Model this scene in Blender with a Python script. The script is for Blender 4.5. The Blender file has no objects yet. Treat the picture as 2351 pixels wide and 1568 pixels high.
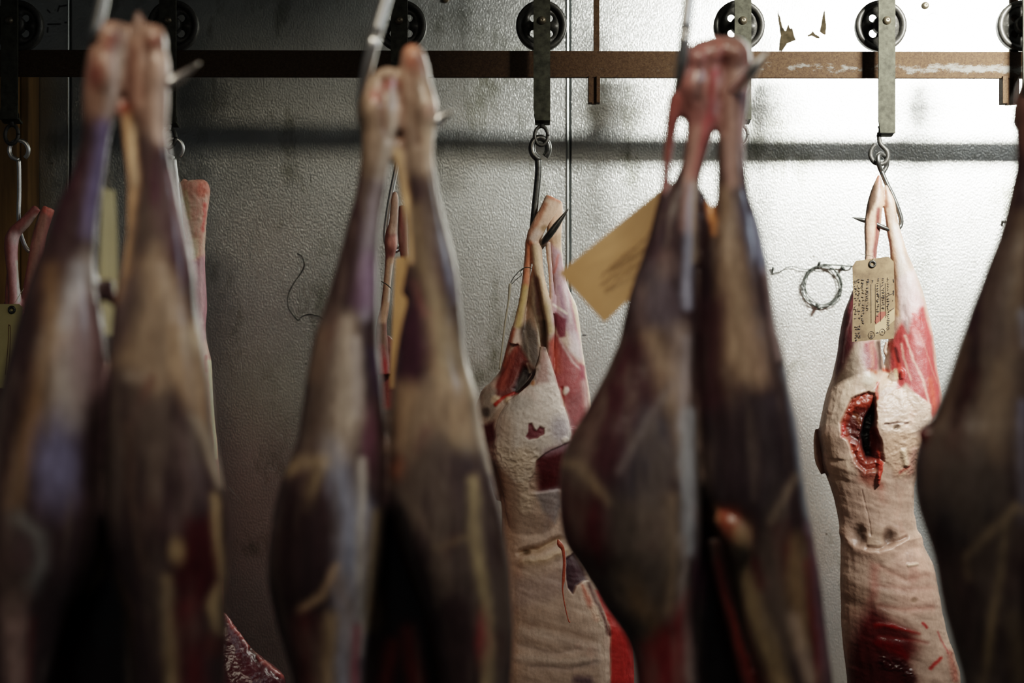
import bpy, bmesh, math, random
import numpy as np
from mathutils import Vector, Matrix

random.seed(5)
scene = bpy.context.scene
C = scene.collection
F = 50.0 / 36.0 * 2351.0
CX, CY, H = 1175.5, 784.0, 1.5          # camera stands 1.5 m above the floor
YR = 3.38                                # the back row hangs in this plane
YW = 3.82                                # back wall


def P(px, py, Y):
    return Vector(((px - CX) / F * Y, Y, H + (CY - py) / F * Y))


# ------------------------------------------------------------------ helpers
def link(name, me, mat=None, parent=None, smooth=True):
    o = bpy.data.objects.new(name, me)
    C.objects.link(o)
    if mat is not None:
        me.materials.append(mat)
    if smooth:
        for p in me.polygons:
            p.use_smooth = True
    if parent is not None:
        o.parent = parent
        o.matrix_parent_inverse = Matrix.Translation(-Vector(parent.location)) if parent.rotation_euler[2] == 0 else parent.matrix_basis.inverted()
    return o


def tag(o, label, cat, group=None):
    o['label'] = label
    o['category'] = cat
    if group:
        o['group'] = group
    return o


def struct(o):
    o['kind'] = 'structure'
    return o


def thing(name, loc, label, cat, group=None):
    o = bpy.data.objects.new(name, None)
    o.location = loc
    o.empty_display_size = 0.05
    C.objects.link(o)
    return tag(o, label, cat, group)


def bm_mesh(bm, name='m', sharp=None):
    bmesh.ops.recalc_face_normals(bm, faces=bm.faces)
    me = bpy.data.meshes.new(name)
    bm.to_mesh(me)
    bm.free()
    return me


def box(bm, c, s, bevel=0.0):
    r = bmesh.ops.create_cube(bm, size=1.0)
    vs = r['verts']
    for v in vs:
        v.co = Vector((v.co.x * s[0], v.co.y * s[1], v.co.z * s[2])) + Vector(c)
    if bevel:
        es = list({e for v in vs for e in v.link_edges})
        bmesh.ops.bevel(bm, geom=es, offset=bevel, segments=2, affect='EDGES', profile=0.6)


def catmull(pts, n):
    pts = [np.array(p, float) for p in pts]
    if len(pts) < 3:
        return [pts[0] + (pts[-1] - pts[0]) * t for t in np.linspace(0, 1, n + 1)]
    out = []
    q = [2 * pts[0] - pts[1]] + pts + [2 * pts[-1] - pts[-2]]
    for i in range(1, len(q) - 2):
        for t in np.linspace(0, 1, n, endpoint=False):
            a, b, c, d = q[i - 1], q[i], q[i + 1], q[i + 2]
            out.append(0.5 * ((2 * b) + (c - a) * t + (2 * a - 5 * b + 4 * c - d) * t * t + (3 * b - a - 3 * c + d) * t ** 3))
    out.append(pts[-1])
    return out


def tube(bm, pts, radii, seg=14, n=6, flat=1.0, cap=True):
    """round tube along 3-D points; radii per point"""
    if not hasattr(radii, '__len__'):
        radii = [radii] * len(pts)
    data = catmull([list(p) + [r] for p, r in zip(pts, radii)], n)
    ps = [Vector(d[:3]) for d in data]
    rs = [max(d[3], 1e-5) for d in data]
    up = Vector((0, 1, 0))
    rings = []
    nrm = None
    for i, p in enumerate(ps):
        t = (ps[min(i + 1, len(ps) - 1)] - ps[max(i - 1, 0)])
        if t.length < 1e-9:
            t = Vector((0, 0, 1))
        t.normalize()
        if nrm is None:
            nrm = up.cross(t)
            if nrm.length < 0.05:
                nrm = Vector((1, 0, 0)).cross(t)
        nrm = (nrm - t * nrm.dot(t)).normalized()
        b = t.cross(nrm)
        ring = [bm.verts.new(p + nrm * rs[i] * math.cos(a) + b * rs[i] * flat * math.sin(a))
                for a in [2 * math.pi * k / seg for k in range(seg)]]
        rings.append(ring)
    for r0, r1 in zip(rings, rings[1:]):
        for k in range(seg):
            bm.faces.new((r0[k], r0[(k + 1) % seg], r1[(k + 1) % seg], r1[k]))
    if cap:
        bm.faces.new(rings[0][::-1])
        bm.faces.new(rings[-1])


def loft(bm, rows, Y, ratio=0.9, yoff=0.0, seg=28, n=4, power=2.0):
    """stack of horizontal oval sections: rows of (py, left, right[, yoff, ratio])"""
    full = []
    for r in rows:
        r = list(r)
        if len(r) < 4:
            r.append(yoff)
        if len(r) < 5:
            r.append(ratio)
        full.append(r)
    data = catmull(full, n)
    rings = []
    # rounded ends
    first, last = data[0], data[-1]
    for d in data:
        py, l, r, yo, ra = d
        yy = Y + yo
        c = P((l + r) / 2, py, Y)
        hw = max((r - l) / 2, 0.5) / F * Y
        hd = hw * ra
        ring = []
        for k in range(seg):
            a = 2 * math.pi * k / seg
            ca, sa = math.cos(a), math.sin(a)
            ring.append(bm.verts.new((c.x + hw * math.copysign(abs(ca) ** (2 / power), ca),
                                      yy + hd * math.copysign(abs(sa) ** (2 / power), sa), c.z)))
        rings.append(ring)
    for r0, r1 in zip(rings, rings[1:]):
        for k in range(seg):
            bm.faces.new((r0[k], r1[k], r1[(k + 1) % seg], r0[(k + 1) % seg]))
    bm.faces.new(rings[0])
    bm.faces.new(rings[-1][::-1])


def ptube(bm, pts, Y, yoff=0.0, seg=14, n=6, flat=1.0):
    """tube given as (px, py, radius_px[, yoff])"""
    P3, R = [], []
    for p in pts:
        yo = p[3] if len(p) > 3 else yoff
        v = P(p[0], p[1], Y)
        v.y = Y + yo
        P3.append(v)
        R.append(p[2] / F * Y)
    tube(bm, P3, R, seg, n, flat)


# ---------------------------------------------------------------- numpy noise
def _hash(ix, iy, iz):
    h = (ix * 374761393 + iy * 668265263 + iz * 2147483647 + 1274126177) & 0xffffffff
    h = ((h ^ (h >> 13)) * 1274126177) & 0xffffffff
    h = (h ^ (h >> 16)) & 0xffff
    return h / 65535.0


def vnoise(x, y, z):
    xi, yi, zi = np.floor(x), np.floor(y), np.floor(z)
    fx, fy, fz = x - xi, y - yi, z - zi
    fx, fy, fz = (f * f * (3 - 2 * f) for f in (fx, fy, fz))
    xi, yi, zi = xi.astype(np.int64), yi.astype(np.int64), zi.astype(np.int64)
    r = 0
    for dx in (0, 1):
        for dy in (0, 1):
            for dz in (0, 1):
                w = (fx if dx else 1 - fx) * (fy if dy else 1 - fy) * (fz if dz else 1 - fz)
                r = r + w * _hash(xi + dx, yi + dy, zi + dz)
    return r * 2 - 1


def fbm(x, y, z, o=3):
    r, a = 0, 1.0
    for i in range(o):
        # turn the lattice every octave so no grid shows
        x, y, z = (0.36 * x + 0.48 * y - 0.80 * z + 7.3, -0.80 * x + 0.60 * y + 1.7, 0.48 * x + 0.64 * y + 0.60 * z + 3.1)
        r = r + a * vnoise(x, y, z)
        x, y, z = 2.03 * x, 2.03 * y, 2.03 * z
        a *= 0.5
    return r / 1.75


# ---------------------------------------------------------------- flesh tissue
def S(pts, w, col=None, soft=6, k=1.0, h=0, warp=1.0, rough=None, lump=None):
    return ('s', pts, w, col, soft, k, h, warp, rough, lump)


def G(pts, col=None, soft=6, k=1.0, h=0, warp=1.0, rough=None, lump=None):
    return ('g', pts, None, col, soft, k, h, warp, rough, lump)


def E(cx, cy, rx, ry, col=None, soft=0.4, k=1.0, h=0, warp=1.0, rough=None, lump=None):
    return ('e', (cx, cy), (rx, ry), col, soft, k, h, warp, rough, lump)


def seg_dist(u, v, pts, ws):
    best = np.full(u.shape, 1e9)
    for i in range(len(pts) - 1):
        (x0, y0), (x1, y1) = pts[i], pts[i + 1]
        dx, dy = x1 - x0, y1 - y0
        L2 = dx * dx + dy * dy + 1e-9
        t = np.clip(((u - x0) * dx + (v - y0) * dy) / L2, 0, 1)
        d = np.hypot(u - x0 - t * dx, v - y0 - t * dy)
        best = np.minimum(best, d - (ws[i] * (1 - t) + ws[i + 1] * t))
    return best


def poly_dist(u, v, pts):
    inside = np.zeros(u.shape, bool)
    n = len(pts)
    j = n - 1
    for i in range(n):
        xi, yi = pts[i]
        xj, yj = pts[j]
        c = ((yi > v) != (yj > v)) & (u < (xj - xi) * (v - yi) / (yj - yi + 1e-12) + xi)
        inside ^= c
        j = i
    d = seg_dist(u, v, list(pts) + [pts[0]], [0] * (n + 1))
    return np.where(inside, -d, d)


def smooth01(x):
    x = np.clip(x, 0, 1)
    return x * x * (3 - 2 * x)


def flesh(name, fill, Y, voxel, base, patches, mat, parent, smooth=6, warp_px=6.0, grain=0.0006,
          fibre=0.25, rough=0.4, mottle=0.12, lumpscale=60.0, film=None, tone=1.0, gam=1.0, wrinkle=0.0, softk=1.0):
    bm = bmesh.new()
    fill(bm)
    me0 = bm_mesh(bm)
    tmp = bpy.data.objects.new('tmp', me0)
    C.objects.link(tmp)
    m = tmp.modifiers.new('r', 'REMESH')
    m.mode = 'VOXEL'
    m.voxel_size = voxel
    m.adaptivity = 0
    dg = bpy.context.evaluated_depsgraph_get()
    me = bpy.data.meshes.new_from_object(tmp.evaluated_get(dg))
    bpy.data.objects.remove(tmp)
    bpy.data.meshes.remove(me0)
    N = len(me.vertices)
    co = np.empty(N * 3)
    me.vertices.foreach_get('co', co)
    co = co.reshape(-1, 3)
    ed = np.empty(len(me.edges) * 2, np.int64)
    me.edges.foreach_get('vertices', ed)
    ed = ed.reshape(-1, 2)
    deg = np.bincount(ed.ravel(), minlength=N)[:, None].astype(float)
    for it in range(smooth):
        acc = np.stack([np.bincount(ed[:, 0], co[ed[:, 1], k], N) + np.bincount(ed[:, 1], co[ed[:, 0], k], N) for k in range(3)], 1)
        co = co * 0.4 + acc / np.maximum(deg, 1) * 0.6
    me.vertices.foreach_set('co', co.ravel())
    me.update()
    nr = np.empty(N * 3)
    me.vertices.foreach_get('normal', nr)
    nr = nr.reshape(-1, 3)
    u = CX + co[:, 0] / co[:, 1] * F
    v = CY - (co[:, 2] - H) / co[:, 1] * F
    x, y, z = co.T
    s = 22.0
    wu = fbm(x * s, y * s, z * s) + 0.5 * fbm(x * 90, y * 90, z * 90, 2)
    wv = fbm(x * s + 50, y * s, z * s) + 0.5 * fbm(x * 90 + 9, y * 90, z * 90, 2)
    col = np.tile(np.array(base, float), (N, 1))
    rg = np.full(N, rough)
    hh = np.zeros(N)
    lum = np.full(N, 0.0)
    front = smooth01((0.35 - nr[:, 1]) / 0.5)
    for (kind, a, b, c, soft, k, h, wp, ro, lu) in patches:
        soft = soft * softk
        uu, vv = u + wu * warp_px * wp, v + wv * warp_px * wp
        if kind == 's':
            ws = b if hasattr(b, '__len__') else [b] * len(a)
            d = seg_dist(uu, vv, a, ws)
            m_ = smooth01(0.5 - d / (2 * soft))
        elif kind == 'g':
            d = poly_dist(uu, vv, a)
            m_ = smooth01(0.5 - d / (2 * soft))
        else:
            d = np.hypot((uu - a[0]) / b[0], (vv - a[1]) / b[1]) - 1
            m_ = smooth01(0.5 - d / (2 * soft))
        m_ = m_ * k
        if c is not None:
            col = col * (1 - m_[:, None]) + np.array(c) * m_[:, None]
        if h:
            hh += m_ * h * front
        if ro is not None:
            rg = rg * (1 - m_) + ro * m_
        if lu is not None:
            lum = lum * (1 - m_) + lu * m_
    fb = fbm(x * 140, y * 140, z * 14, 3)
    mo = fbm(x * 35, y * 35, z * 35, 4)
    col = col * np.clip(1 + fibre * fb + mottle * mo * 1.6, 0.25, 1.9)[:, None]
    if film is not None:
        fm = smooth01((fbm(x * 26 + 4, y * 26, z * 5, 4) - 0.02) * 2.6) * 0.5
        fm2 = smooth01((fbm(x * 70, y * 70 + 7, z * 7, 3) - 0.15) * 3.0) * 0.35
        lumn = col.mean(1, keepdims=True)
        fm = (np.maximum(fm, fm2) * smooth01((lumn[:, 0] - 0.012) / 0.02))[:, None]
        col = col * (1 - fm) + np.array(film) * fm
    col = np.maximum(col, 1e-4) ** gam * tone
    # little vein/blood tint
    vt = smooth01((fbm(x * 28 + 3, y * 28, z * 17 + 8, 4) - 0.25) * 2.2) * mottle * 1.6
    col[:, 1] *= 1 - 0.45 * vt
    col[:, 2] *= 1 - 0.45 * vt
    if wrinkle:
        zb = smooth01((H - 0.12 - z) / 0.25)
        hh = hh + wrinkle * zb * fbm(x * 7 + 2, y * 7, z * 24 + x * 7, 4) * front
        col = col * (1 + 0.16 * zb * fbm(x * 7 + 2, y * 7, z * 24 + x * 7, 4))[:, None]
    ridg = 1 - np.abs(fbm(x * lumpscale, y * lumpscale, z * lumpscale * 1.3, 4)) * 2
    hh = hh + grain * fbm(x * 55, y * 55, z * 30, 3) + lum * ridg + fibre * 0.0013 * fb
    co = co + nr * hh[:, None]
    me.vertices.foreach_set('co', co.ravel())
    at = me.attributes.new('Col', 'FLOAT_COLOR', 'POINT')
    rgba = np.concatenate([np.clip(col, 0.002, 0.95), rg[:, None]], 1)
    at.data.foreach_set('color', rgba.ravel())
    me.update()
    return link(name, me, mat, parent)


# ---------------------------------------------------------------- materials
def newmat(name):
    m = bpy.data.materials.new(name)
    m.use_nodes = True
    nt = m.node_tree
    b = nt.nodes['Principled BSDF']
    return m, nt, b


def nd(nt, t, **kw):
    n = nt.nodes.new(t)
    for k, v in kw.items():
        if k in n.inputs:
            n.inputs[k].default_value = v
        else:
            setattr(n, k, v)
    return n


def flesh_mat(name, bump=0.25, scale=260, coat=0.25, spec=0.5, sss=0.0, coat_rough=0.25, mixk=0.5, zs=0.35):
    m, nt, b = newmat(name)
    a = nd(nt, 'ShaderNodeAttribute', attribute_name='Col')
    tc = nd(nt, 'ShaderNodeTexCoord')
    n = nd(nt, 'ShaderNodeTexNoise', Scale=scale, Detail=4.0, Roughness=0.6)
    mp = nd(nt, 'ShaderNodeMapping')
    mp.inputs['Scale'].default_value = (1, 1, zs)
    nt.links.new(tc.outputs['Object'], mp.inputs['Vector'])
    nt.links.new(mp.outputs['Vector'], n.inputs['Vector'])
    bp = nd(nt, 'ShaderNodeBump', Strength=bump, Distance=0.003)
    nt.links.new(n.outputs['Fac'], bp.inputs['Height'])
    nt.links.new(bp.outputs['Normal'], b.inputs['Normal'])
    # small colour break-up
    mx = nd(nt, 'ShaderNodeMix', data_type='RGBA', blend_type='MULTIPLY')
    mx.inputs[0].default_value = mixk
    cr = nd(nt, 'ShaderNodeValToRGB')
    cr.color_ramp.elements[0].position = 0.3
    cr.color_ramp.elements[0].color = (0.55, 0.45, 0.42, 1)
    cr.color_ramp.elements[1].position = 0.65
    cr.color_ramp.elements[1].color = (1.15, 1.1, 1.08, 1)
    nt.links.new(n.outputs['Fac'], cr.inputs['Fac'])
    nt.links.new(a.outputs['Color'], mx.inputs[6])
    nt.links.new(cr.outputs['Color'], mx.inputs[7])
    nt.links.new(mx.outputs[2], b.inputs['Base Color'])
    nt.links.new(a.outputs['Alpha'], b.inputs['Roughness'])
    b.inputs['Specular IOR Level'].default_value = spec
    b.inputs['Coat Weight'].default_value = coat
    b.inputs['Coat Roughness'].default_value = coat_rough
    if sss:
        b.inputs['Subsurface Weight'].default_value = sss
        b.inputs['Subsurface Radius'].default_value = (1.0, 0.35, 0.25)
        b.inputs['Subsurface Scale'].default_value = 0.008
    return m


def simple(name, col, rough=0.5, metal=0.0, col2=None, scale=60.0, bump=0.0, stretch=(1, 1, 1), lo=0.35, hi=0.65, spec=0.5):
    m, nt, b = newmat(name)
    b.inputs['Roughness'].default_value = rough
    b.inputs['Metallic'].default_value = metal
    b.inputs['Specular IOR Level'].default_value = spec
    tc = nd(nt, 'ShaderNodeTexCoord')
    mp = nd(nt, 'ShaderNodeMapping')
    mp.inputs['Scale'].default_value = stretch
    nt.links.new(tc.outputs['Object'], mp.inputs['Vector'])
    n = nd(nt, 'ShaderNodeTexNoise', Scale=scale, Detail=6.0, Roughness=0.65)
    nt.links.new(mp.outputs['Vector'], n.inputs['Vector'])
    cr = nd(nt, 'ShaderNodeValToRGB')
    cr.color_ramp.elements[0].position = lo
    cr.color_ramp.elements[1].position = hi
    cr.color_ramp.elements[0].color = (*col, 1)
    cr.color_ramp.elements[1].color = (*(col2 or col), 1)
    nt.links.new(n.outputs['Fac'], cr.inputs['Fac'])
    nt.links.new(cr.outputs['Color'], b.inputs['Base Color'])
    if bump:
        bp = nd(nt, 'ShaderNodeBump', Strength=bump, Distance=0.002)
        nt.links.new(n.outputs['Fac'], bp.inputs['Height'])
        nt.links.new(bp.outputs['Normal'], b.inputs['Normal'])
    return m


def wall_mat():
    m, nt, b = newmat('embossed_metal')
    tc = nd(nt, 'ShaderNodeTexCoord')
    mp = nd(nt, 'ShaderNodeMapping')
    mp.inputs['Scale'].default_value = (1, 1, 0.5)
    nt.links.new(tc.outputs['Object'], mp.inputs['Vector'])
    n1 = nd(nt, 'ShaderNodeTexNoise', Scale=300.0, Detail=2.0, Roughness=0.5)
    nt.links.new(mp.outputs['Vector'], n1.inputs['Vector'])
    n2 = nd(nt, 'ShaderNodeTexNoise', Scale=2.2, Detail=5.0, Roughness=0.6)
    nt.links.new(tc.outputs['Object'], n2.inputs['Vector'])
    n3 = nd(nt, 'ShaderNodeTexNoise', Scale=9.0, Detail=6.0, Roughness=0.7)
    mp3 = nd(nt, 'ShaderNodeMapping')
    mp3.inputs['Scale'].default_value = (1, 1, 0.45)
    nt.links.new(tc.outputs['Object'], mp3.inputs['Vector'])
    nt.links.new(mp3.outputs['Vector'], n3.inputs['Vector'])
    cr = nd(nt, 'ShaderNodeValToRGB')
    e = cr.color_ramp.elements
    e[0].position, e[1].position = 0.30, 0.62
    e[0].color = (0.50, 0.51, 0.48, 1)
    e[1].color = (0.70, 0.72, 0.69, 1)
    nt.links.new(n2.outputs['Fac'], cr.inputs['Fac'])
    # dirt, mixed in full to stand also for soft carcass shadows
    cd = nd(nt, 'ShaderNodeValToRGB')
    e = cd.color_ramp.elements
    e[0].position, e[1].position = 0.28, 0.46
    e[0].color = (0.42, 0.42, 0.36, 1)
    e[1].color = (1, 1, 1, 1)
    nt.links.new(n3.outputs['Fac'], cd.inputs['Fac'])
    mx = nd(nt, 'ShaderNodeMix', data_type='RGBA', blend_type='MULTIPLY')
    mx.inputs[0].default_value = 1.0
    nt.links.new(cr.outputs['Color'], mx.inputs[6])
    nt.links.new(cd.outputs['Color'], mx.inputs[7])
    # specks
    n4 = nd(nt, 'ShaderNodeTexVoronoi', Scale=9.0)
    nt.links.new(tc.outputs['Object'], n4.inputs['Vector'])
    cs = nd(nt, 'ShaderNodeValToRGB')
    e = cs.color_ramp.elements
    e[0].position, e[1].position = 0.022, 0.04
    e[0].color = (0.15, 0.12, 0.09, 1)
    e[1].color = (1, 1, 1, 1)
    nt.links.new(n4.outputs['Distance'], cs.inputs['Fac'])
    mx2 = nd(nt, 'ShaderNodeMix', data_type='RGBA', blend_type='MULTIPLY')
    mx2.inputs[0].default_value = 0.7
    nt.links.new(mx.outputs[2], mx2.inputs[6])
    nt.links.new(cs.outputs['Color'], mx2.inputs[7])
    nt.links.new(mx2.outputs[2], b.inputs['Base Color'])
    b.inputs['Metallic'].default_value = WALL_METAL
    b.inputs['Roughness'].default_value = WALL_ROUGH
    bp = nd(nt, 'ShaderNodeBump', Strength=0.36, Distance=0.0033)
    nt.links.new(n1.outputs['Fac'], bp.inputs['Height'])
    nt.links.new(bp.outputs['Normal'], b.inputs['Normal'])
    return m


WALL_METAL, WALL_ROUGH = 0.95, 0.31
KEY, SPREAD, AIM = 88.0, 83.0, (1.50, 3.8, 2.20)
FILL, SIDE = 5.2, 22.0
WORLD = 0.032

M_wall = wall_mat()
M_trim = simple('trim_metal', (0.45, 0.47, 0.44), 0.3, 0.9)
M_gap = simple('dark_joint', (0.015, 0.02, 0.018), 0.7)  # dark colour of the gap strip beside each trim
M_strap = simple('oxidised_steel', (0.030, 0.029, 0.021), 0.65, 0.1, (0.065, 0.064, 0.046), 60, 0.3, spec=0.08)
M_wheel = simple('cast_iron', (0.035, 0.034, 0.03), 0.45, 0.5, (0.075, 0.072, 0.062), 80, 0.3)
M_bolt = simple('bolt_steel', (0.10, 0.085, 0.06), 0.35, 0.7, (0.18, 0.15, 0.10), 90, 0.2)
M_steel = simple('bright_steel', (0.66, 0.66, 0.64), 0.34, 0.95, (0.8, 0.8, 0.78), 70, 0.1)
M_dsteel = simple('dark_steel', (0.10, 0.10, 0.095), 0.3, 0.9, (0.22, 0.22, 0.20), 70, 0.1)
M_wood = simple('timber', (0.20, 0.11, 0.03), 0.6, 0, (0.36, 0.21, 0.06), 14, 0.2, (3, 3, 0.25))
M_floor = simple('concrete', (0.06, 0.055, 0.05), 0.5, 0, (0.10, 0.095, 0.09), 6, 0.2)
M_ceil = simple('ceiling_paint', (0.16, 0.16, 0.15), 0.7, 0, (0.22, 0.22, 0.20), 5)
M_kraft = simple('kraft_card', (0.56, 0.34, 0.15), 0.75, 0, (0.66, 0.42, 0.20), 8, 0.05)
M_cream = simple('cream_card', (0.80, 0.72, 0.42), 0.75, 0, (0.86, 0.78, 0.48), 10, 0.05)
M_pale = simple('pale_card', (0.35, 0.31, 0.15), 0.75, 0, (0.42, 0.37, 0.19), 10, 0.05)
M_ink = simple('ink', (0.025, 0.022, 0.022), 0.7)
M_stain = simple('blood_stain', (0.22, 0.05, 0.03), 0.6)
M_wire = simple('wire_metal', (0.03, 0.035, 0.03), 0.45, 0.6, (0.07, 0.075, 0.065), 90)
M_paper = simple('torn_paper', (0.012, 0.010, 0.006), 0.9, 0, (0.035, 0.027, 0.016), 60, 0.3, spec=0.03)
M_thread = simple('twine', (0.45, 0.40, 0.30), 0.8)


def rail_mat():
    m, nt, b = newmat('rusty_steel')
    tc = nd(nt, 'ShaderNodeTexCoord')
    n = nd(nt, 'ShaderNodeTexNoise', Scale=240.0, Detail=5.0, Roughness=0.75)
    nt.links.new(tc.outputs['Object'], n.inputs['Vector'])
    cr = nd(nt, 'ShaderNodeValToRGB')
    e = cr.color_ramp.elements
    e[0].position, e[1].position = 0.36, 0.66
    e[0].color = (0.030, 0.017, 0.010, 1)
    e[1].color = (0.066, 0.040, 0.021, 1)
    nt.links.new(n.outputs['Fac'], cr.inputs['Fac'])
    # worn bare band along the middle, stronger to the right
    sp = nd(nt, 'ShaderNodeSeparateXYZ')
    nt.links.new(tc.outputs['Object'], sp.inputs[0])
    z = nd(nt, 'ShaderNodeMapRange')
    z.inputs['From Min'].default_value = -0.028
    z.inputs['From Max'].default_value = -0.012
    z2 = nd(nt, 'ShaderNodeMapRange')
    z2.inputs['From Min'].default_value = 0.012
    z2.inputs['From Max'].default_value = -0.004
    xr = nd(nt, 'ShaderNodeMapRange')
    xr.inputs['From Min'].default_value = 0.2
    xr.inputs['From Max'].default_value = 1.25
    nt.links.new(sp.outputs['Z'], z.inputs['Value'])
    nt.links.new(sp.outputs['Z'], z2.inputs['Value'])
    nt.links.new(sp.outputs['X'], xr.inputs['Value'])
    n2 = nd(nt, 'ShaderNodeTexNoise', Scale=60.0, Detail=6.0, Roughness=0.75)
    mp = nd(nt, 'ShaderNodeMapping')
    mp.inputs['Scale'].default_value = (0.5, 1, 1)
    nt.links.new(tc.outputs['Object'], mp.inputs['Vector'])
    nt.links.new(mp.outputs['Vector'], n2.inputs['Vector'])
    def mul(a, bb):
        q = nd(nt, 'ShaderNodeMath', operation='MULTIPLY')
        nt.links.new(a, q.inputs[0]); nt.links.new(bb, q.inputs[1])
        return q.outputs[0]
    w = mul(mul(z.outputs[0], z2.outputs[0]), xr.outputs[0])
    ad = nd(nt, 'ShaderNodeMath', operation='MULTIPLY_ADD')
    nt.links.new(w, ad.inputs[0])
    ad.inputs[1].default_value = 0.30
    nt.links.new(n2.outputs['Fac'], ad.inputs[2])
    c2 = nd(nt, 'ShaderNodeValToRGB')
    e = c2.color_ramp.elements
    e[0].position, e[1].position = 0.66, 0.80
    e[0].color = (0, 0, 0, 1)
    e[1].color = (1, 1, 1, 1)
    nt.links.new(ad.outputs[0], c2.inputs['Fac'])
    mx = nd(nt, 'ShaderNodeMix', data_type='RGBA')
    nt.links.new(c2.outputs['Color'], mx.inputs[0])
    nt.links.new(cr.outputs['Color'], mx.inputs[6])
    mx.inputs[7].default_value = (0.13, 0.125, 0.11, 1)
    nt.links.new(mx.outputs[2], b.inputs['Base Color'])
    b.inputs['Roughness'].default_value = 0.6
    b.inputs['Specular IOR Level'].default_value = 0.06
    b.inputs['Metallic'].default_value = 0.0
    bp = nd(nt, 'ShaderNodeBump', Strength=0.4, Distance=0.002)
    nt.links.new(n.outputs['Fac'], bp.inputs['Height'])
    nt.links.new(bp.outputs['Normal'], b.inputs['Normal'])
    return m


M_rail = rail_mat()
M_fore = flesh_mat('dark_game_meat', bump=0.12, scale=120, coat=0.38, coat_rough=0.24, spec=0.35)
M_back = flesh_mat('pale_game_meat', bump=0.28, scale=170, coat=0.12, coat_rough=0.35, mixk=0.3, zs=0.7)

# ================================================================ the room
def plane_box(name, c, s, mat):
    bm = bmesh.new()
    box(bm, c, s)
    return struct(link(name, bm_mesh(bm), mat, smooth=False))


plane_box('floor', (0, 1.4, -0.05), (7.0, 5.0, 0.1), M_floor)
plane_box('ceiling', (0, 1.4, 3.15), (7.0, 5.0, 0.1), M_ceil)
wall = plane_box('wall_back', (0, YW + 0.05, 1.55), (7.0, 0.1, 3.1), M_wall)


def seam(name, px, w, dark_side):
    bm = bmesh.new()
    a = P(px, 784, YW)
    tube(bm, [(a.x, YW - 0.002, 0.0), (a.x, YW - 0.002, 1.5), (a.x, YW - 0.002, 3.1)], w * 0.62, 12, 1)
    o = struct(link(name, bm_mesh(bm), M_trim, smooth=False))
    bm = bmesh.new()
    box(bm, (a.x + dark_side, YW - 0.001, 1.55), (0.006, 0.003, 3.1))
    link('joint_gap', bm_mesh(bm), M_gap, o, smooth=False)


seam('trim_1', 157, 0.005, 0.006)
seam('trim_2', 1303, 0.006, 0.008)


def flat_shape(name, pts, Y, mat, parent=None, thick=0.001, yof=None):
    """thin card cut to an outline of (px, py[, yoff])"""
    bm = bmesh.new()
    f, b_ = [], []
    for p in pts:
        v = P(p[0], p[1], Y)
        if len(p) > 2:
            v.y += p[2]
        f.append(bm.verts.new(v))
        b_.append(bm.verts.new(v + Vector((0, thick, 0))))
    bm.faces.new(f)
    bm.faces.new(b_[::-1])
    n = len(f)
    for i in range(n):
        bm.faces.new((f[i], b_[i], b_[(i + 1) % n], f[(i + 1) % n]))
    return link(name, bm_mesh(bm), mat, parent, smooth=False)


def strokes(name, lines, Y, mat, parent, r=0.0012, flat=0.3):
    bm = bmesh.new()
    for ln in lines:
        tube(bm, [P(p[0], p[1], Y) for p in ln], r, 6, 4, 1.0)
    for v in bm.verts:
        v.co.y = Y + (v.co.y - Y) * flat
    return link(name, bm_mesh(bm), mat, parent)


# pen marks on the metal, kept with the wall
strokes('pen_mark', [[(108, 22), (116, 30)], [(132, 27), (137, 12)], [(137, 15), (154, 12)], [(109, 56), (140, 55)],
                     [(148, 52), (157, 51)], [(110, 62), (109, 75)], [(126, 22), (127, 23)]], YW, M_ink, wall, 0.0022)
strokes('pen_mark', [[(2082, 41), (2100, 47), (2112, 55)], [(2116, 66), (2117, 67)], [(2130, 35), (2143, 30), (2156, 36)],
                     [(2126, 86), (2128, 87)]], YW, M_wire, wall, 0.0014)
strokes('pen_mark', [[(2145, 50), (2160, 62), (2185, 90), (2213, 115)], [(2240, 185), (2270, 210), (2300, 235)]], YW, M_trim, wall, 0.0008)
strokes('scratch', [[(676, 330), (672, 440), (668, 500)], [(686, 600), (690, 690), (694, 720)], [(518, 1110), (560, 1160)],
                    [(712, 345), (714, 420)]], YW, M_trim, wall, 0.0007)
strokes('scratch', [[(1337, 769), (1346, 770)]], YW, M_ink, wall, 0.002)

# timber post at the left edge
post = thing('timber_post', P(-10, 784, 3.74).xy.to_3d(), 'yellowish timber post standing against the wall at the left edge of the photo', 'post')
bm = bmesh.new()
z1 = P(0, 130, 3.74).z
x0, x1, x2 = P(-90, 0, 3.74).x, P(48, 0, 3.74).x, P(68, 0, 3.74).x
box(bm, ((x0 + x1) / 2, 3.765, z1 / 2), (x1 - x0, 0.10, z1), 0.003)
link('post_board', bm_mesh(bm), M_wood, post, smooth=False)
bm = bmesh.new()
box(bm, ((x1 + x2) / 2 + 0.001, 3.775, z1 / 2), (x2 - x1 - 0.002, 0.085, z1), 0.003)
link('edge_strip', bm_mesh(bm), M_wood, post, smooth=False)

# ================================================================ rail
RY = 3.425
pl, pr = P(-250, 145, RY), P(2620, 151, RY)
bm = bmesh.new()
L = (pr - pl).length
box(bm, (0, 0, 0), (L, 0.012, 0.064), 0.0015)
rail = link('overhead_rail', bm_mesh(bm), M_rail, smooth=False)
rail.location = (pl + pr) / 2
ang = -math.atan2(pr.z - pl.z, pr.x - pl.x)
rail.rotation_euler = (0, ang, 0)
tag(rail, 'rusty brown flat steel rail running across the whole photo under the wheels', 'rail')


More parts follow.
